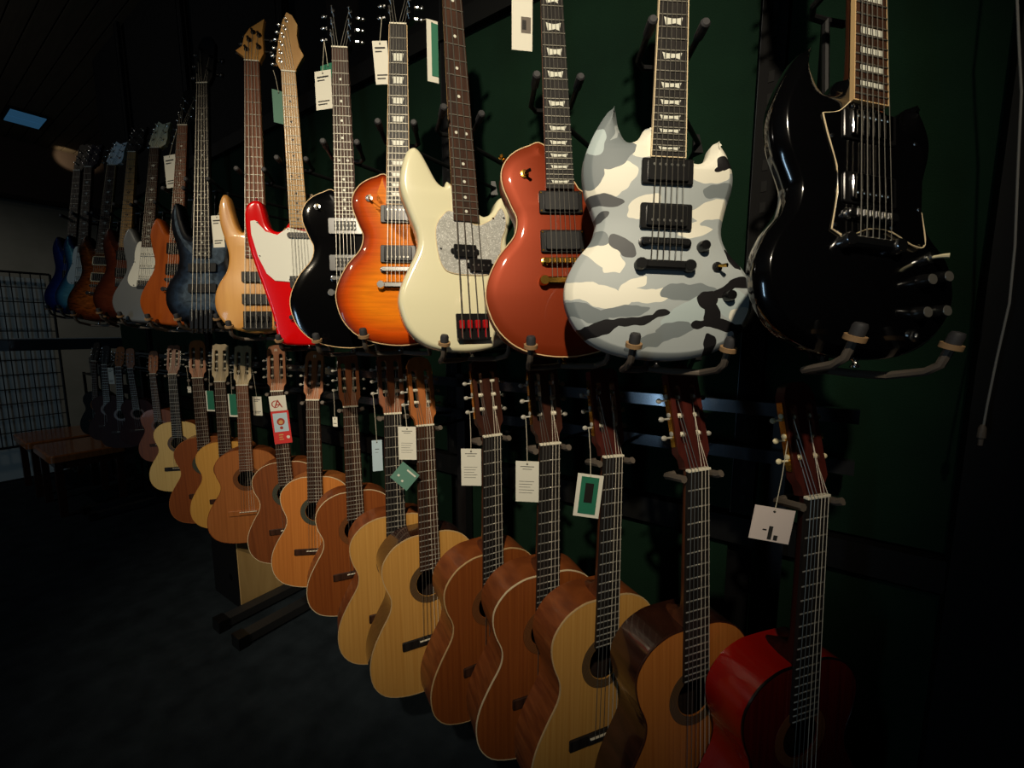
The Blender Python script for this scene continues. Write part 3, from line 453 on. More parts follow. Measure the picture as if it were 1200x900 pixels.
def electric(key, outline, bodym, label, S=.628, nf=22, w0=.0215, w1=.0285, fbm='rosewood_board', inl=(), inlm='inlay_pearl', fbind=None, edge='round', thick=.045, bind=None, pickups=(), bridge='tune', hw='chrome', knobs=(), knobm='knob_black', toggle=None, guard=None, guardm='white_plastic', head='book', headm='black_gloss', neckm='mahogany_neck', ns=6, tuners=None, jack=None, cat='electric guitar', name='electric_guitar', xs=1., fb_end=None, burst_to=None, extra=None, button_top=None):
    P0 = [(x*xs if abs(x) > .04 else x, y) for x, y in outline]; yb = min(y for _, y in P0)-.001
    M = frame(key) @ Matrix.Translation((0, yb, 0)); root = empty(name, M); tag(root, label, cat); T = sh(yb)
    P = smooth([(x, y-yb) for x, y in P0], 4); t = thick
    back = [(.006, -t), (.0015, -t+.002), (0, -t+.006)]
    front = {'round': [(0, -.006), (.0018, -.0018), (.006, 0)], 'soft': [(0, -.012), (.002, -.006), (.006, -.002), (.012, 0)], 'bevel': [(0, -.016), (.0015, -.0125), (.011, -.0022), (.014, 0)], 'arch': [(0, -.0065), (.0012, -.005), (.004, -.0042), (.012, -.002), (.024, 0)]}[edge]
    bm_ = camo('camouflage_paint', yb) if bodym == 'camo' else bodym
    solid(P, back+front, burst_to).obj('body', bm_, root, 40)
    if bind:
        zf = front[0][1]; po = inset(P, -.0004); pi_ = inset(P, .0016); MB().plate(po, [pi_[::-1]], zf-.006, zf+.0022).obj('binding', bind, root)
    if guard:
        g = ccw(smooth([(x, y-yb) for x, y in guard[0]], 4) if guard[1] else [(x, y-yb) for x, y in guard[0]])
        go = MB().prism(g, .0001, .0026, .0008).obj('pickguard', guardm, root)
        gi = inset(g, -.0012)
        if len(guard) > 2: (MB().plate(gi, [inset(g, .0006)[::-1]], .0001, .0022) if len(guard) < 4 else MB(T).tube([(x, y, .0016) for x, y in soft_line(guard[0][:guard[3]], (2, 6))], .0011, 6)).obj('edge_line', guard[2], go)
        sc_ = MB(T)
        for (x, y) in guard[0][::3]:
            cx, cy = x*.93+guard_c(guard[0])[0]*.07, y*.93+guard_c(guard[0])[1]*.07; sc_.lathe((cx, cy, .0026), (0, 0, 1), [(0, .0032), (.0012, .0026), (.0014, .001)], 8)
        sc_.obj('screws', hw, go)['kind'] = 'stuff'
    zfb = .0065
    yj = max(y for x, y in outline if abs(x) < .05)-.03
    neck_mesh(T, [(0, w0, 0, .019), (yj+.09, lerp(w0, w1, .8), 0, .022), (yj+.05, lerp(w0, w1, .85), 0, .024), (yj+.01, lerp(w0, w1, .9), 0, t*.8), (yj-.02, lerp(w0, w1, .9), 0, t*.8)], None).obj('neck', neckm, root)
    ye = fb_end or (frety(S, nf)-.009)
    board(T, root, ye, w0, w1, 0, zfb, S, nf, fbm, inl, inlm, fbind, yb)
    MB(T).rbox(0, .002, 0, zfb+.0025, 2*w0, .004, .001, .0005).obj('nut', 'bone', root)
    zs = .0125
    for pk in pickups:
        kind, y, x = pk[0], pk[1], (pk[2] if len(pk) > 2 else 0)
        if kind in ('chrome', 'black_open'):
            r = MB(T).rbox(x, y, 0, .0055, .089, .045, .004, .0012).obj('pickup', 'black_plastic' if kind == 'chrome' or kind == 'black_open' else 'cream_plastic', root)
            MB(T).rbox(x, y, .0055, .0098, .069, .037, .003, .0012).obj('pickup_cover', 'smoked_chrome' if kind == 'chrome' else 'black_plastic', r)
            q = MB(T)
            for i in range(6): q.lathe((x-.025+.01*i, y+.009*(1 if y > -.55 else -1), .0098), (0, 0, 1), [(0, .0026), (.0006, .0022)], 8)
            q.obj('pole_screws', 'steel' if kind != 'chrome' else 'nickel', r)['kind'] = 'stuff'
        elif kind == 'filter':
            r = MB(T).rbox(x, y, 0, .008, .092, .045, .005, .0012).obj('pickup', 'chrome', root)
            q = MB(T); q.rbox(x, y, .008, .0088, .058, .026, .001, .0004); q.obj('pickup_window', 'black_plastic', r); q = MB(T)
            for i in range(6):
                for dy in (-.006, .006): q.lathe((x-.025+.01*i, y+dy, .0086), (0, 0, 1), [(0, .0036), (.001, .003)], 8)
            q.obj('pole_screws', 'chrome', r)['kind'] = 'stuff'
        elif kind in ('active', 'cream_ring'):
            r = MB(T).rbox(x, y, 0, .0052, .089, .046, .004, .0012).obj('pickup', 'black_plastic' if kind == 'active' else 'cream_plastic', root)
            MB(T).rbox(x, y, .0052, .0102, .070, .0375, .004, .0012).obj('pickup_cover', 'black_satin', r); q = MB(T)
            for sx in (-1, 1):
                for sy in (-1, 1): q.lathe((x+sx*.0405, y+sy*.0185, .0052), (0, 0, 1), [(0, .0024), (.0008, .0018)], 8)
            q.obj('ring_screws', 'gold' if kind == 'active' and hw == 'gold' else hw, r)['kind'] = 'stuff'
        elif kind == 'bar':
            wd, hh = pk[3], pk[4]; r = MB(T).rbox(x, y, 0, .0095, wd, hh, .003, .001).obj('pickup', 'black_satin', root)
        elif kind == 'split':
            for dx, dy in ((-.0215, .0), (.0135, -.032)):
                q = MB(T); q.rbox(x+dx, y+dy, .0025, .0105, .054, .029, .003, .001); q.rbox(x+dx-.029, y+dy, .0025, .0065, .010, .012, .004, .001); q.rbox(x+dx+.029, y+dy, .0025, .0065, .010, .012, .004, .001); r = q.obj('pickup', 'black_plastic', root); q = MB(T)
                for i in range(4): q.lathe((x+dx-.019+.0127*i, y+dy, .0105), (0, 0, 1), [(0, .0024), (.0006, .002)], 8)
                q.obj('pole_screws', 'steel', r)['kind'] = 'stuff'
        elif kind == 'single':
            r = MB(T).rbox(x, y, .002, .008, .078, .018, .009, .001).obj('pickup', pk[3] if len(pk) > 3 else 'white_plastic', root); q = MB(T)
            for i in range(6): q.lathe((x-.026+.0104*i, y, .008), (0, 0, 1), [(0, .0022), (.0005, .002)], 8)
            q.obj('pole_pieces', 'black_plastic', r)['kind'] = 'stuff'
    sy0 = -S
    if bridge in ('tune', 'wrap'):
        b = MB(T); b.rbox(0, -S, .004, .0115, .084, .012, .006, .0012)
        for sx in (-1, 1): b.lathe((sx*.037, -S, 0), (0, 0, 1), [(0, .0085), (.004, .0085), (.005, .005)], 10)
        bo = b.obj('bridge', hw, root)
        for i in range(ns): MB(T).box(-.0255+.0102*i-.0035, -.0255+.0102*i+.0035, -S-.004, -S+.004, .0112, .0128).obj('saddle', hw, bo)
        b = MB(T); b.rbox(0, -S-.040, .003, .0135, .094, .015, .007, .003, 4)
        for sx in (-1, 1): b.lathe((sx*.0415, -S-.040, 0), (0, 0, 1), [(0, .0105), (.013, .0105), (.0155, .009), (.0155, .003)], 12)
        b.obj('tailpiece', hw, root); sy1 = -S-.036
    elif bridge == 'bass':
        red = extra == 'red'; nb = ns; wd = .080 if nb == 4 else .094; yb0, yb1 = -S-.035, -S+.028
        b = MB(T); b.rbox(0, (yb0+yb1)/2, 0, .003, wd, yb1-yb0, .002, .0006); b.rbox(0, yb0+.003, 0, .013, wd, .006, .001, .0006); bo = b.obj('bridge', 'black_metal', root)
        for i in range(nb):
            x = (i-(nb-1)/2)*wd*.235*(4/nb if nb > 4 else 1); q = MB(T); q.rbox(x, -S+.002, .003, .012, wd*.135*4/nb, .020, .002, .001); q.tube([(x, -S-.008, .008), (x, yb0+.004, .008)], .0016, 6)
            q.obj('saddle', 'red_saddle' if red else 'black_metal', bo)
        sy1 = yb0+.003
    elif bridge == 'block':
        b = MB(T); bo = None
        for i in range(ns):
            x = (i-(ns-1)/2)*.019; q = MB(T); q.rbox(x, -S-.028, 0, .014, .013, .075, .003, .001); q.lathe((x, -S-.067, .006), (0, -1, 0), [(0, .005), (.012, .005), (.014, .004)], 10); q.obj('bridge_unit', 'black_metal', root)
        sy1 = -S-.05
    elif bridge == 'trem':
        b = MB(T); b.rbox(0, -S-.004, 0, .004, .082, .040, .003, .001); bo = b.obj('bridge', hw, root)
        for i in range(ns): MB(T).rbox((i-2.5)*.0105, -S+.002, .004, .0115, .0095, .020, .002, .001).obj('saddle', hw, bo)
        sy1 = -S-.012
    for (x, y) in knobs:
        k = MB(T); k.lathe((x, y, 0), (0, 0, 1), [(0, .0105), (.003, .0105), (.012, .0088), (.0145, .008), (.0148, .002)], 14); ko = k.obj('knob', knobm, root)
        if knobm == 'knob_black' and extra == 'tophat': MB(T).lathe((x, y, .0148), (0, 0, 1), [(0, .0078), (.0008, .0074), (.001, .001)], 14).obj('knob_cap', 'clear_knob', ko)
    if toggle:
        x, y = toggle[:2]; k = MB(T); k.lathe((x, y, 0), (0, 0, 1), [(0, .0085), (.003, .0085), (.0035, .005), (.006, .004)], 12); ko = k.obj('toggle_switch', hw, root)
        MB(T).tube([(x, y, .005), (x+.004, y-.001, .014), (x+.008, y-.002, .020)], [.002, .003, .0036], 8).obj('switch_tip', toggle[2] if len(toggle) > 2 else 'cream_plastic', ko)
    if jack: MB(T).lathe((jack[0], jack[1], 0), (0, 0, 1), [(0, .009), (.002, .009), (.0025, .006), (.004, .0055), (.004, .003), (.001, .003)], 12).obj('jack_socket', hw, root)
    # strap buttons at the bottom and on the shoulder
    for q in ([(0, yb+.001, -t/2, 0, -1)] + ([button_top] if button_top else [])):
        MB(T).lathe(q[:3], (q[3], q[4], 0), [(0, .006), (.004, .003), (.007, .0035), (.010, .0065), (.012, .006)], 10).obj('strap_button', hw, root)
    # head
    th = math.radians(12 if head in ('book', 'scoop') else 6); hT = head_T(.003, th, .0); HT = comp(T, hT); H = ccw(HD[head]); 
    ho = MB(HT).prism(H, -.015, .0005, .0012).obj('headstock', headm, root)
    if tuners is None: tuners = [(sx*.0235, y, sx) for sx in (-1, 1) for y in (.045, .085, .125)]
    posts = []
    for (x, y, sx) in tuners:
        k = MB(HT); big = ns < 6 and S > .8; f_ = 1.5 if big else 1
        k.lathe((x, y, .0005), (0, 0, 1), [(0, .0058*f_), (.002, .0058*f_), (.0025, .0034*f_), (.014, .003*f_), (.0145, .001)], 10); ex = x+sx*.030*(1.1 if big else 1)
        k.tube([(x+sx*.004, y, -.017), (ex-sx*.008, y, -.018)], .0045, 8); k.ball((ex, y, -.018), .0085*f_*.9, .0070*f_, .0042*f_, 10, 6); k.obj('tuner', hw if hw != 'black_metal' else 'black_metal', ho); posts.append((x, y))
    posts.sort(key=lambda p: (p[0] > 0, p[1] if p[0] <= 0 else -p[1]))
    wb = .0255 if S < .8 else (.029 if ns == 4 else .036)
    for i in range(ns):
        t_ = (i/(ns-1)-.5)*2; px = posts[min(i, len(posts)-1)]; end = hT((px[0], px[1], .008)); r = (.00085, .0008, .0007, .0006, .00055, .0005)[i] if S < .8 else (.0014, .0012, .001, .0009, .0008)[i]
        pts = [(t_*wb, sy1, .0125), (t_*wb, -S, .0135), (t_*w0*.82, .003, zfb+.0028), end]; MB(T).tube(pts, r, 5).obj('string', 'string_steel', root)
    return root
def soft_line(P, corners):   # rounded line that keeps its sharp corners
    out = []
    for i in range(len(P)-1):
        a, b = P[i], P[i+1]; p0 = P[i-1] if i > 0 and i not in corners else a; p3 = P[i+2] if i+2 < len(P) and i+1 not in corners else b
        for j in range(5):
            t = j/5; out.append(tuple(.5*(2*a[k]+(b[k]-p0[k])*t+(2*p0[k]-5*a[k]+4*b[k]-p3[k])*t*t+(3*a[k]-p0[k]-3*b[k]+p3[k])*t**3) for k in (0, 1)))
    return out+[P[-1]]
def guard_c(P): return (sum(p[0] for p in P)/len(P), sum(p[1] for p in P)/len(P))
LPK = [(.075, -.70), (.11, -.665), (.065, -.755), (.105, -.735)]
DOTS = [3, 5, 7, 9, 12, 15, 17, 19, 21, 24]; BLK = [1]+DOTS
electric('E1', SG, 'black_gloss', 'glossy black double-horned electric guitar with block fret markers, beside the cable', edge='bevel', thick=.036, inl=(('block', BLK),), fbind='binding_cream', pickups=(('chrome', -.497), ('chrome', -.590)),
  guard=([(-.030,-.462),(-.050,-.480),(-.076,-.487),(-.068,-.515),(-.053,-.560),(-.052,-.600),(-.061,-.652),(-.035,-.660),(0,-.645),(.04,-.645),(.075,-.660),(.098,-.657),(.092,-.610),(.094,-.560),(.098,-.520),(.086,-.505),(.070,-.498),(.050,-.484),(.030,-.470)], False, 'binding_white', 13), guardm='black_gloss',
  knobs=((.093,-.712),(.122,-.705),(.084,-.760),(.118,-.755)), extra='tophat', toggle=(.108,-.675,'cream_plastic'), jack=(.078,-.792))
electric('E2', SG, 'camo', 'grey and white camouflage double-horned electric guitar with black pickups', edge='bevel', thick=.040, nf=24, w1=.0288, fbm='ebony_board', inl=(('flag', DOTS),), fbind='binding_white', pickups=(('black_open', -.505), ('black_open', -.583)), hw='black_metal', knobs=((.066,-.632),(.113,-.715)), toggle=(.092,-.665,'gold'))
electric('E3', LP, 'copper_lacquer', 'copper orange single-cutaway electric guitar with gold hardware and black pickups', edge='arch', thick=.052, nf=24, w1=.0288, fbm='ebony_board', inl=(('flag', DOTS),), bind='binding_cream', pickups=(('active', -.507), ('active', -.587)), hw='gold', knobs=LPK, toggle=(-.071,-.449,'black_plastic'), button_top=(-.108,-.41,-.02,-.7,.7))
electric('E4', PB, 'cream_lacquer', 'cream white four-string bass guitar with pearl pickguard and red bridge saddles', S=.864, nf=21, w0=.0205, w1=.031, inl=(('dot', DOTS),), edge='soft', fb_end=-.622, pickups=(('split', -.692, .013),), bridge='bass', extra='red', hw='chrome', neckm='maple_neck', head='bass', headm='maple_neck', ns=4,
  guard=([(-.033,-.600),(-.055,-.612),(-.072,-.640),(-.072,-.690),(-.062,-.728),(-.040,-.742),(.01,-.745),(.045,-.742),(.070,-.725),(.080,-.700),(.084,-.662),(.097,-.630),(.099,-.603),(.091,-.584),(.083,-.588),(.070,-.606),(.05,-.620),(.02,-.628)], True, 'binding_white'), guardm='pearloid',
  tuners=[(-.022,.04,-1),(-.022,.10,-1),(.022,.04,1),(.022,.10,1)], cat='bass guitar', name='bass_guitar')
electric('E5', LP, 'honey_burst', 'honey sunburst single-cutaway electric guitar with trapezoid fret markers', edge='arch', thick=.052, inl=(('trap', DOTS),), fbind='binding_cream', fbm='ebony_board', bind='binding_cream', pickups=(('chrome', -.486), ('chrome', -.588)), knobs=LPK, toggle=(-.074,-.446,'cream_plastic'), burst_to=.075)
electric('E6', LP, 'black_gloss', 'glossy black single-cutaway electric guitar with chrome grille pickups', edge='arch', thick=.050, inl=(('dot', DOTS),), fbm='rosewood_board', bind='binding_cream', pickups=(('filter', -.484), ('filter', -.585)), knobs=LPK, toggle=(-.075,-.431,'cream_plastic'), button_top=(-.09,-.40,-.02,-.5,.85))
electric('E7', RD, 'red_lacquer', 'bright red slant-bodied electric guitar with white pickguard and maple neck', S=.648, edge='soft', thick=.044, inl=(('dot', DOTS),), inlm='inlay_dark', fbm='maple_board', neckm='maple_neck', pickups=(('single', -.500, .0, 'chrome'),), bridge='trem',
  guard=([(-.035,-.475),(-.070,-.500),(-.105,-.490),(-.135,-.455),(-.150,-.458),(-.150,-.500),(-.135,-.570),(-.112,-.625),(-.088,-.648),(-.04,-.652),(.03,-.650),(.07,-.625),(.085,-.58),(.085,-.53),(.06,-.51),(.03,-.49)], False), head='banana', headm='maple_neck',
  tuners=[(-.024,.032,-1),(-.023,.058,-1),(-.019,.084,-1),(-.014,.110,-1),(-.008,.134,-1),(-.002,.158,-1)], knobs=((-.04,-.77),(.02,-.76)), knobm='chrome', button_top=(-.135,-.392,-.02,0,1))
electric('E8', MBS, 'natural_ash', 'natural wood bass guitar with hooked wooden headstock and two black pickups', S=.889, nf=24, w0=.024, w1=.035, edge='soft', thick=.042, inl=(), fbm='brown_board', neckm='maple_neck', pickups=(('bar', -.743, 0, .094, .036), ('bar', -.820, 0, .094, .036)), bridge='bass', ns=5, hw='black_metal', head='hook', headm='natural_ash', tuners=[(-.02,.045,-1),(-.012,.08,-1),(.0,.11,-1),(.02,.055,1),(.02,.10,1)], cat='bass guitar', name='bass_guitar', button_top=(-.098,-.457,-.02,0,1))
electric('E9', MBS, 'blue_black_burst', 'dark blue burst bass guitar with two black bar pickups', S=.889, nf=24, w0=.0225, w1=.033, xs=1.12, edge='soft', thick=.042, inl=(('dot', DOTS),), fbm='ebony_board', neckm='head_dark', pickups=(('bar', -.715, 0, .112, .034), ('bar', -.795, 0, .112, .034)), bridge='block', ns=5, hw='black_metal', head='bass', headm='black_satin', tuners=[(-.022,.04,-1),(-.022,.09,-1),(-.02,.14,-1),(.022,.05,1),(.022,.11,1)], cat='bass guitar', name='bass_guitar', burst_to=.085)
electric('E10', DC, 'walnut_orange', 'plain orange-brown electric guitar tucked behind the dark blue bass', edge='soft', inl=(('dot', DOTS),), pickups=(('black_open', -.50), ('black_open', -.585)), fbm='brown_board', knobs=((.07,-.70),(.10,-.66)))
electric('E11', DC, 'silver_lacquer', 'metallic grey electric guitar with white pickguard and cream scooped headstock', S=.635, edge='soft', inl=(('bird', DOTS),), pickups=(('single', -.500), ('single', -.555), ('single', -.605)), bridge='trem', guard=([(-.030,-.440),(-.052,-.450),(-.062,-.490),(-.062,-.535),(-.082,-.590),(-.085,-.625),(-.060,-.650),(0,-.640),(.055,-.655),(.088,-.640),(.10,-.600),(.085,-.545),(.085,-.490),(.065,-.478),(.03,-.465)], True), head='scoop', headm='cream_lacquer', neckm='maple_neck')
electric('E12', DC, 'dark_brown_burst', 'dark brown electric guitar with pale maple fretboard', S=.635, edge='arch', fbm='maple_board', neckm='maple_neck', inl=(('bird', DOTS),), inlm='inlay_dark', pickups=(('black_open', -.505), ('black_open', -.590)), bridge='trem', head='scoop', headm='black_satin', burst_to=.075)
electric('E13', DC, 'quilt_burst', 'quilted brown electric guitar with cream pickup frames', S=.635, edge='arch', inl=(('bird', DOTS),), fbind='binding_cream', pickups=(('cream_ring', -.505), ('cream_ring', -.590)), bridge='tune', head='scoop', headm='head_glare', burst_to=.07)
electric('E14', DC, 'teal_burst', 'teal and blue burst electric guitar with white pickguard', S=.648, edge='soft', inl=(('bird', DOTS),), pickups=(('single', -.50), ('single', -.56), ('single', -.61)), bridge='trem', guard=([(-.030,-.440),(-.052,-.450),(-.062,-.490),(-.062,-.535),(-.082,-.590),(-.085,-.625),(-.060,-.650),(0,-.640),(.055,-.655),(.088,-.640),(.10,-.600),(.085,-.545),(.085,-.490),(.065,-.478),(.03,-.465)], True), head='scoop', headm='teal_burst', burst_to=.08)
electric('E15', DC, 'navy_burst', 'dark navy electric guitar at the far end of the upper row', S=.648, edge='soft', inl=(('dot', DOTS),), pickups=(('black_open', -.505), ('black_open', -.590)), bridge='trem', burst_to=.07)
# ================================================================ HANGERS
def electric_hanger(key, yb, what, bass=False):
    M = frame(key); root = empty('guitar_hanger', M @ Matrix.Translation((0, yb, -.06))); tag(root, 'black metal wall hanger with rubber tipped arms holding the '+what, 'guitar hanger', 'wall hangers of the electric guitars')
    T = lambda p: (p[0], p[1]-yb, p[2]+.06); inv = M.inverted(); yf = -.385 if bass else -.27; zr = -.068; off = .022 if key in ('E1', 'E2') else .0
    MB(T).tube([(.0, yf, zr), (.0, yb-.012, zr)], .006, 8).obj('back_rod', 'rack_black', root)
    for y in (yf+.0, yb+.004):
        a = M @ Vector((0, y, zr)); b = inv @ Vector((a.x, WY-.022, a.z)); MB(T).tube([(0, y, zr), b], .006, 8).obj('wall_arm', 'rack_black', root); MB(T).rbox(b.x, b.y, b.z-.004, b.z+.004, .03, .05).obj('wall_plate', 'rack_black', root)
    for sx in (-1, 1):
        pr = MB(T).tube([(0, yf, zr), (sx*.030, yf-.003, zr+.004), (sx*.043, yf-.004, zr+.02), (sx*.044, yf, .012)], .0055, 8).obj('neck_prong', 'rack_black', root)
        MB(T).tube([(sx*.044, yf, .006), (sx*.044, yf+.001, .020), (sx*.044, yf+.002, .034), (sx*.044, yf+.002, .037)], [.008, .0085, .0085, .006], 10).obj('rubber_tip', 'rubber_dark', pr)
        x = sx*.078+off
        ca = MB(T).tube([(0, yb-.010, zr), (sx*.03+off*.5, yb-.014, zr+.012), (x*.92, yb-.015, -.05), (x, yb-.012, .0), (x, yb-.004, .018), (x, yb+.018, .030)], .0062, 8).obj('cradle_arm', 'rubber_grey', root)
        MB(T).lathe((x, yb+.020, .031), (0, .9, .45), [(-.003, .009), (-.003, .0135), (.004, .0135), (.004, .009)], 14).obj('rubber_ring', 'rubber_tan', ca)
        MB(T).lathe((x, yb+.022, .032), (0, .9, .45), [(0, .0092), (.014, .0092), (.018, .0075), (.019, .002)], 12).obj('rubber_tip', 'rubber_dark', ca)
for key, yb, what, bs in (('E1', -.830, 'glossy black double-horned guitar', 0), ('E2', -.830, 'camouflage guitar', 0), ('E3', -.821, 'copper orange guitar', 0), ('E4', -.927, 'cream white bass', 1), ('E5', -.821, 'honey sunburst guitar', 0), ('E6', -.821, 'black single-cutaway guitar', 0), ('E7', -.867, 'bright red guitar', 0), ('E8', -.938, 'natural wood bass', 1), ('E9', -.938, 'dark blue burst bass', 1), ('E10', -.813, 'orange-brown guitar', 0), ('E11', -.813, 'metallic grey guitar', 0), ('E12', -.813, 'dark brown maple-necked guitar', 0), ('E13', -.813, 'quilted brown guitar', 0), ('E14', -.813, 'teal burst guitar', 0), ('E15', -.813, 'dark navy guitar', 0)):
    electric_hanger(key, yb, what, bs)
# floor rack of the classical guitars: posts, feet, two rails, and one yoke for each guitar
RY = 1.20
rack = empty('guitar_rack', loc=(-2.2, RY, 0)); tag(rack, 'long black floor rack with two grey rails that the classical guitars hang on', 'guitar rack')
def rp(p): return (p[0]+2.2, p[1]-RY, p[2])
for z in (1.262, 1.145): MB(rp).box(-4.95, .12, RY-.012, RY+.012, z-.016, z+.016).obj('rail', 'rail_grey', rack)
for x in (-4.55, -3.4, -2.16, -1.05, -.02):
    MB(rp).box(x-.02, x+.02, RY-.0+.013, RY+.05, .05, 1.29).obj('post', 'rack_black', rack)
for x in (-4.55, -2.16):
    for dx in (-.10, .10): MB(rp).box(x+dx-.032, x+dx+.032, .80, RY+.08, .012, .052).obj('foot', 'foot_grey', rack)
    MB(rp).box(x-.13, x+.13, RY+.0, RY+.07, .052, .09).obj('foot_brace', 'rack_black', rack)
    for dx in (-.10, .10): MB(rp).box(x+dx-.036, x+dx+.036, .785, .83, 0, .058).obj('foot_cap', 'black_plastic', rack)
for i in range(1, 20):
    key = 'C%d' % i; M = frame(key); s = POSE[key][6]; inv = M.inverted(); zr = -.055
    T = None; a = M @ Vector((0, -.022, zr)); rail_z = 1.262 if a.z > 1.2 else 1.145; b = inv @ Vector((a.x, RY-.012, rail_z)); c = inv @ Vector((a.x, a.y+.05, a.z))
    MB(lambda p: rp(M @ Vector(p))).tube([(0, -.022, zr), c, b], .0055/s, 8).obj('hanger_arm', 'rack_black', rack)
    yk = MB(lambda p: rp(M @ Vector(p))); yk.tube([(-.040, -.010, .012), (-.040, -.014, -.02), (-.034, -.020, -.045), (0, -.022, -.055), (.034, -.020, -.045), (.040, -.014, -.02), (.040, -.010, .012), (.041, -.006, .020)], .0075, 8); yk.obj('yoke', 'rubber_grey', rack)
# slotted uprights on the wall
for x, wh in ((-4.45, 'at the end of the dark navy guitar'), (-3.33, 'behind the quilted brown guitar'), (-2.21, 'behind the orange-brown guitar'), (-1.13, 'between the black single-cutaway guitar and sunburst guitar'), (-.10, 'between the camouflage guitar and the black horned guitar')):
    up = empty('wall_upright', loc=(x, WY-.02, .96)); tag(up, 'black slotted wall upright '+wh, 'wall upright', 'slotted uprights of the back wall')
    MB().box(-.026, .026, -.022, 0, 0, 2.8).obj('channel', 'wall_black', up); sl = MB()
    for k in range(54): sl.box(-.006, .006, -.0235, -.0218, .03+k*.05, .055+k*.05)
    sl.obj('slots', 'seam_black', up)['kind'] = 'stuff'; MB().box(-.0275, -.026, -.026, 0, 0, 2.8).obj('metal_edge', 'rail_grey', up)
# ================================================================ TAGS
def card_tag(key, top, cx, cy, z, w_, h_, m, label, lines=(), rot=0, yaw=None, thread=True, name='price_tag', lay=None, cat='tag'):
    """card hanging in the frame of guitar key; top = thread start, card top middle at (cx,cy)"""
    M = frame(key); R = empty(name, Matrix.Translation(M @ Vector((cx, cy, z)) - Vector((0, 0, h_))) @ Matrix.Rotation(POSE[key][3]*.5 if yaw is None else yaw, 4, 'Z') @ Matrix.Rotation(math.pi/2, 4, 'X') @ Matrix.Rotation(rot, 4, 'Z'))
    tag(R, label, cat); cd_ = MB().box(-w_/2, w_/2, 0, h_, -.0008, 0).obj('card', m, R)
    if thread:
        a = R.matrix_world.inverted() @ (M @ Vector(top)); MB().tube([a, (a*.5+Vector((0, h_, 0))*.5)+Vector((.001, 0, .001)), (0, h_-.006, .0006)], .0008, 5).obj('thread', 'thread', R)
        MB().prism(circle(0, h_-.007, .0022, 10), 0, .0004).obj('eyelet', 'print_ink', cd_)
    for (x0, x1, y0, y1, mm) in lines: MB().box(x0*w_, x1*w_, y0*h_, y1*h_, 0, .0003).obj('print', mm, cd_)
    for (x0, x1, y0, y1, mm, zz) in (lay or []): MB().box(x0*w_, x1*w_, y0*h_, y1*h_, zz, zz+.0008).obj('booklet', mm, R)
    return R
TXT = [(-.30, .30, .86, .875, 'print_ink'), (-.20, .20, .80, .812, 'print_ink')] + [(-.36, .30-.08*(k % 3), .50-.07*k, .508-.07*k, 'print_ink') for k in range(5)]
TXT2 = [(-.36, .34, .82, .86, 'print_ink'), (-.36, .10, .74, .77, 'print_ink'), (-.36, .34, .20, .23, 'print_ink'), (-.36, .2, .12, .15, 'print_ink')]
card_tag('C5', (-.056, .066, -.012), -.059, -.026, .0, .052, .098, 'card_white', 'cream printed tag hanging on thread from the classical guitar beside rosewood-sided one', TXT)
card_tag('C4', (-.056, .066, -.012), -.056, -.035, .0, .054, .098, 'card_white', 'cream printed tag with pinkish tint hanging between two brown classical guitars', TXT)
card_tag('C3', (-.056, .066, -.012), -.066, -.033, .0, .056, .098, 'card_white', 'white card tag with green sticker label hanging on the spruce classical guitar', (), rot=-.10, lay=[(-.34, .34, .08, .94, 'card_green', .0004), (-.16, .16, .35, .80, 'inlay_dark', .0012)])
card_tag('C1', (-.056, .105, -.012), -.100, -.006, .0, .066, .062, 'card_pink', 'torn white paper tag beside the neck of the red classical guitar', [(-.05, .05, .05, .45, 'print_ink'), (.1, .2, .05, .2, 'print_ink'), (-.2, -.1, .3, .34, 'print_ink')], rot=-.12)
card_tag('C6', (-.056, .066, -.012), -.055, .004, .010, .052, .098, 'card_white', 'cream printed tag hanging over the teal booklet', TXT)
card_tag('C6', (-.050, .02, -.0), -.085, -.100, .006, .062, .062, 'card_teal', 'teal booklet tag hanging tilted beside rosewood-sided guitar neck', [(-.1, .4, .78, .86, 'card_white'), (-.3, -.2, .3, .4, 'card_white'), (0, .1, .2, .3, 'card_white')], rot=-.7, thread=False)
card_tag('C7', (-.056, .066, -.012), -.050, -.078, .0, .030, .098, 'card_blue', 'narrow pale blue tag hanging on long thread', [(-.2, .2, .7, .72, 'print_ink'), (-.2, .1, .6, .61, 'print_ink')], yaw=.9)
card_tag('C8', (-.056, .066, -.012), -.056, -.034, .0, .018, .036, 'card_white', 'tiny white string tag beside brown cedar guitar', [(-.3, .3, .3, .36, 'print_ink')])
card_tag('C12', (-.05, .066, -.012), -.053, -.046, .0, .046, .105, 'card_white', 'white tag with green sticker beside the golden yellow classical guitar', (), lay=[(-.32, .5, .08, 1.0, 'card_green', .0004)])
card_tag('C11', (-.05, .066, -.012), -.048, -.042, .0, .044, .110, 'card_white', 'white tag with green sticker beside the pale-headed brown classical guitar', (), lay=[(-.32, .5, .08, 1.0, 'card_green', .0004)])
card_tag('C11', (.046, .066, -.012), .056, -.060, -.02, .048, .094, 'card_white', 'white printed tag at the right of the pale-headed classical guitar', TXT2)
card_tag('C13', (-.05, .066, -.012), -.043, -.044, .0, .020, .032, 'card_white', 'tiny white tag beside the orange slotted headstock', [(-.3, .3, .3, .36, 'print_ink')])
card_tag('C17', (-.03, .066, .0), -.073, -.006, .0, .048, .11, 'card_white', 'cream paper tag on the dark ukuleles', TXT2)
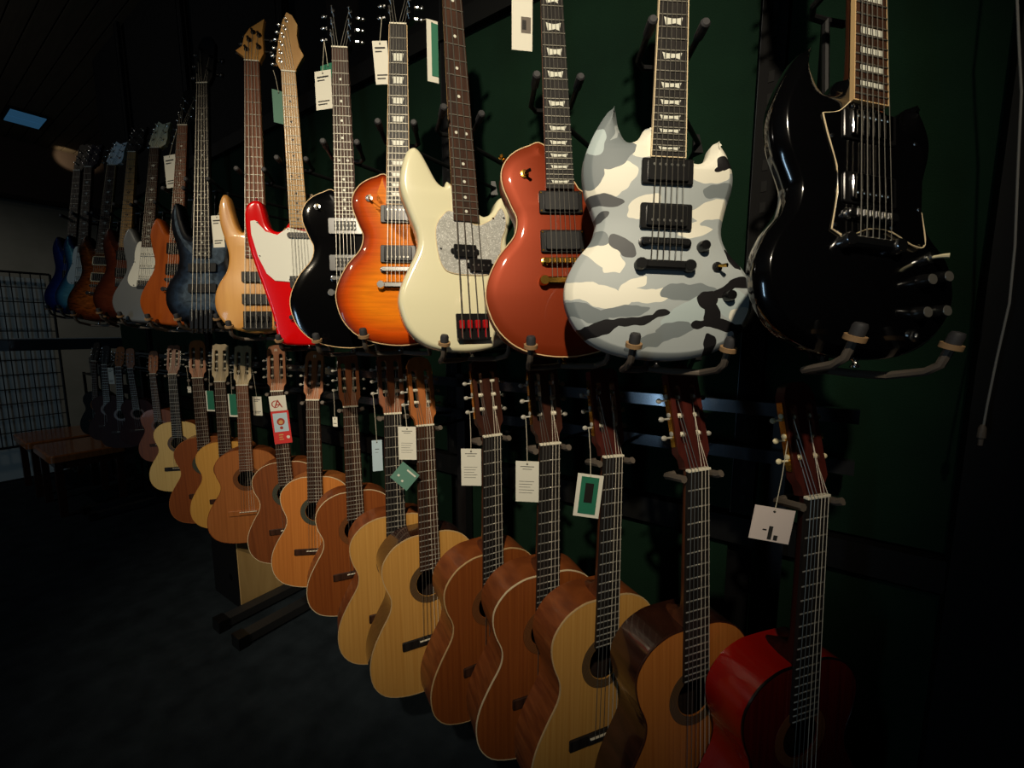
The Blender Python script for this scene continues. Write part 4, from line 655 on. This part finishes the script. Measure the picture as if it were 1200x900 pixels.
# red and white booklet on the neck of the mahogany guitar
Rb = card_tag('C10', (0, 0, .01), .004, -.018, .013, .066, .066, 'card_white', 'white and red booklet tied to the neck of the mahogany guitar', (), thread=False, yaw=POSE['C10'][3], rot=.06, name='booklet', cat='booklet')
MB().box(-.033, .037, -.145, -.001, .0002, .0014).obj('red_cover', 'card_red', Rb); MB().box(-.026, .030, -.092, -.010, .0014, .0018).obj('picture_panel', 'card_blue', Rb)
q = MB(); q.prism(circle(.002, -.048, .016, 16), .0018, .0022); q.prism(circle(.002, -.075, .007, 10), .0018, .0022); q.obj('emblem', 'print_red', Rb)
q = MB(); q.prism(circle(.002, -.050, .009, 12), .0022, .0026); q.obj('emblem_centre', 'print_tan', Rb); MB().prism(circle(.024, -.118, .007, 12), .0014, .0018).obj('seal', 'card_white', Rb)
q = MB(); q.box(-.012, .006, -.108, -.103, .0014, .0018); q.box(-.012, .002, -.118, -.114, .0014, .0018); q.box(-.012, .006, -.128, -.124, .0014, .0018); q.obj('print', 'print_tan', Rb)
def letter(ch, size, m, parent, loc, name='letter'):
    cu = bpy.data.curves.new(name, 'FONT'); cu.body = ch; cu.size = size; cu.extrude = .0002; cu.align_x = 'CENTER'; tmp = bpy.data.objects.new('tmp', cu); COL.objects.link(tmp)
    bpy.context.view_layer.update(); me = bpy.data.meshes.new_from_object(tmp.evaluated_get(bpy.context.evaluated_depsgraph_get())); bpy.data.objects.remove(tmp); me.materials.clear(); me.materials.append(MATS[m])
    o = bpy.data.objects.new(name, me); COL.objects.link(o); o.parent = parent; o.location = loc; return o
letter('A', .050, 'print_red', Rb, (0, .014, .0004))
q = MB(); q.plate(circle(-.010, .030, .016, 16), [circle(-.009, .030, .0125, 16)[::-1]], .0001, .0004); q.obj('letter_flourish', 'print_red', Rb)
# tags in the upper row
card_tag('E6', (-.045, .03, -.01), -.052, -.052, -.01, .052, .100, 'card_white', 'white printed tag hanging beside the black single-cutaway guitar neck', TXT2)
card_tag('E6', (-.045, .03, -.01), -.034, -.022, -.022, .050, .070, 'card_green', 'green tag behind white one at the black single-cutaway guitar neck', (), rot=.12)
card_tag('E5', (-.045, .03, -.01), -.044, -.032, -.008, .038, .104, 'card_white', 'cream tag with barcode hanging beside the sunburst guitar neck', TXT2, rot=.06, yaw=.65)
card_tag('E5', (.06, .03, -.01), .084, .030, -.01, .030, .150, 'card_white', 'narrow tag with green back hanging between sunburst guitar and cream bass', (), yaw=1.0, lay=[(-.1, .48, .1, .95, 'card_green', .0004)])
card_tag('E3', (-.045, .04, -.01), -.057, -.012, -.006, .044, .155, 'card_white', 'cream barcode tag hanging beside the copper orange guitar neck', [(-.2, .4, .90, .92, 'print_ink'), (-.2, .3, .86, .87, 'print_ink'), (-.05, .42, .22, .42, 'rubber_grey'), (0, .2, .26, .38, 'print_ink')], yaw=.75)
card_tag('E7', (-.05, .01, -.01), -.042, -.045, -.02, .038, .100, 'card_teal', 'dull green tag hanging beside the maple neck of the red guitar', (), yaw=1.2)
card_tag('E10', (-.05, .0, -.02), -.088, -.10, -.03, .070, .13, 'card_white', 'white tag hanging beside the orange-brown guitar neck', TXT2)
card_tag('E8', (-.115, -.46, -.045), -.150, -.515, -.045, .050, .110, 'card_white', 'white tag showing behind the natural wood bass', TXT2)
# ================================================================ BOX DRUM
cj = empty('cajon', loc=(-2.46, 1.08, 0)); tag(cj, 'black box drum with pale plywood front standing under the classical guitars', 'drum')
MB().box(-.16, .14, -.155, .155, .012, .385).obj('shell', 'black_satin', cj); MB().box(.14, .15, -.155, .155, .012, .385).obj('front_plate', 'plywood', cj)
for sx in (-.13, .11):
    for sy in (-.13, .13): MB().lathe((sx, sy, 0), (0, 0, 1), [(0, .013), (.012, .015)], 10).obj('rubber_foot', 'rubber_dark', cj)
lg = MB(lambda p: (p[0]+.05, -.1556, p[1]+.16)); lg.plate(circle(0, 0, .017, 16), [circle(0, 0, .013, 16)[::-1]], 0, .0006); lg.box(-.008, -.004, -.009, .009, 0, .0006); lg.box(.004, .008, -.009, .009, 0, .0006); lg.box(-.004, .004, -.002, .002, 0, .0006)
lg.obj('emblem', 'card_white', cj)
# ================================================================ FAR CORNER: benches, keyboard, wire panel, shelf
def bench(x, y, label, h=.50):
    b = empty('piano_bench', loc=(x, y, 0)); tag(b, label, 'bench')
    MB().rbox(0, 0, h-.055, h, .62, .46, .03, .012, 4).obj('seat', 'bench_seat', b); MB().box(-.27, .27, -.19, .19, h-.12, h-.055).obj('apron', 'head_dark', b)
    for sx in (-.26, .26):
        for sy in (-.18, .18): MB().box(sx-.022, sx+.022, sy-.022, sy+.022, 0, h-.055).obj('leg', 'head_dark', b)
bench(-4.98, .88, 'brown leather-topped wooden bench under the ukuleles'); bench(-5.72, .86, 'brown wooden bench standing before the wire panel')
kb = empty('digital_piano', loc=(-5.45, 1.2, 0)); tag(kb, 'dark digital piano on a tall black stand below the blue guitars', 'keyboard')
b = MB(); P = [(x, y) for x, y in ((-.17, -.60), (-.13, -.66), (.12, -.66), (.17, -.60), (.17, .66), (-.17, .66))]; b.prism(ccw(P), 1.29, 1.385, .012); b.obj('case', 'piano_black', kb)
for i in range(34): MB().box(.02, .160, -.56+i*.034, -.56+i*.034+.032, 1.385, 1.391).obj('key', 'key_white', kb)
for sy in (.0, .5):
    MB().tube([(-.15, sy, 1.28), (-.15, sy, .03)], .016, 8).obj('stand_leg', 'rack_black', kb); MB().tube([(-.2, sy, .02), (.25, sy, .02)], .016, 8).obj('stand_foot', 'rack_black', kb); MB().tube([(-.16, sy, 1.275), (.17, sy, 1.275)], .014, 8).obj('stand_arm', 'rack_black', kb)
MB().tube([(-.15, 0, .5), (-.15, .5, .5)], .012, 8).obj('stand_brace', 'rack_black', kb)
gp = empty('wire_panel', loc=(-6.17, .25, 0)); tag(gp, 'black wire grid panel standing before the grey wall', 'wire panel')
for i in range(13): MB().tube([(0, i*.065, .35), (0, i*.065, 2.0)], .0045 if i not in (0, 12) else .011, 6).obj('wire', 'wire_black', gp)
for k in range(13): MB().tube([(0, 0, .35+k*.1375), (0, .78, .35+k*.1375)], .0045 if k not in (0, 12) else .011, 6).obj('wire', 'wire_black', gp)
for y in (0, .78): MB().tube([(0, y, 0), (0, y, .35)], .011, 6).obj('panel_leg', 'wire_black', gp); MB().tube([(-.1, y, .011), (.1, y, .011)], .011, 6).obj('panel_foot', 'wire_black', gp)
tag(MB().box(-6.262, -6.25, .27, 1.01, .02, 1.96).obj('display_board', 'board_grey'), 'pale grey board standing behind the black wire grid panel', 'board')
sf = empty('shelf', loc=(-5.95, 1.55, 0)); tag(sf, 'dark open shelf behind the benches', 'shelf')
for z in (.62, 1.02): MB().box(-.2, .2, -.38, .42, z-.012, z).obj('board', 'rack_black', sf)
for sx in (-.19, .19):
    for sy in (-.37, .41): MB().box(sx-.01, sx+.01, sy-.01, sy+.01, 0, 1.03).obj('post', 'rack_black', sf)
bg = MB(); bg.rbox(0, 0, 0, .20, .26, .34, .06, .05, 4); tag(bg.obj('cloth_bag', 'bag_grey'), 'slumped grey cloth bag on the upper shelf board', 'bag').location = (-5.92, 1.37, 1.021)
for i, (y, z, n) in enumerate(((1.33, .621, 6), (1.66, .621, 9))):
    pp = empty('paper_stack', loc=(-5.92, y, z)); tag(pp, ('low' if i == 0 else 'tall')+' stack of pale paper booklets on the lower shelf board', 'paper stack', 'paper stacks on the shelf')
    for k in range(n): MB().box(-.10+.006*math.sin(k*2.3), .10+.006*math.sin(k*2.3), -.13+.008*math.cos(k*1.7), .13+.008*math.cos(k*1.7), k*.014, k*.014+.012).obj('booklet', 'paper', pp)
# ================================================================ CABLE
cb = empty('power_cable', loc=(.297, 1.15, 1.255)); tag(cb, 'thin white cable hanging with loose plug beside the black guitar', 'cable')
MB(lambda p: (p[0]-.297, p[1]-1.15, p[2]-1.255)).tube([(.262, 1.18, 2.9), (.262, 1.16, 2.3), (.266, 1.15, 2.03), (.276, 1.15, 1.95), (.288, 1.15, 1.86), (.296, 1.15, 1.74), (.306, 1.15, 1.60), (.309, 1.15, 1.50), (.303, 1.15, 1.40), (.299, 1.15, 1.31), (.298, 1.15, 1.27)], .0019, 8).obj('cord', 'cable_grey', cb)
MB().lathe((0, 0, .02), (0, 0, -1), [(0, .003), (.006, .006), (.025, .0065), (.028, .004), (.04, .0035)], 10).obj('plug', 'rubber_grey', cb)
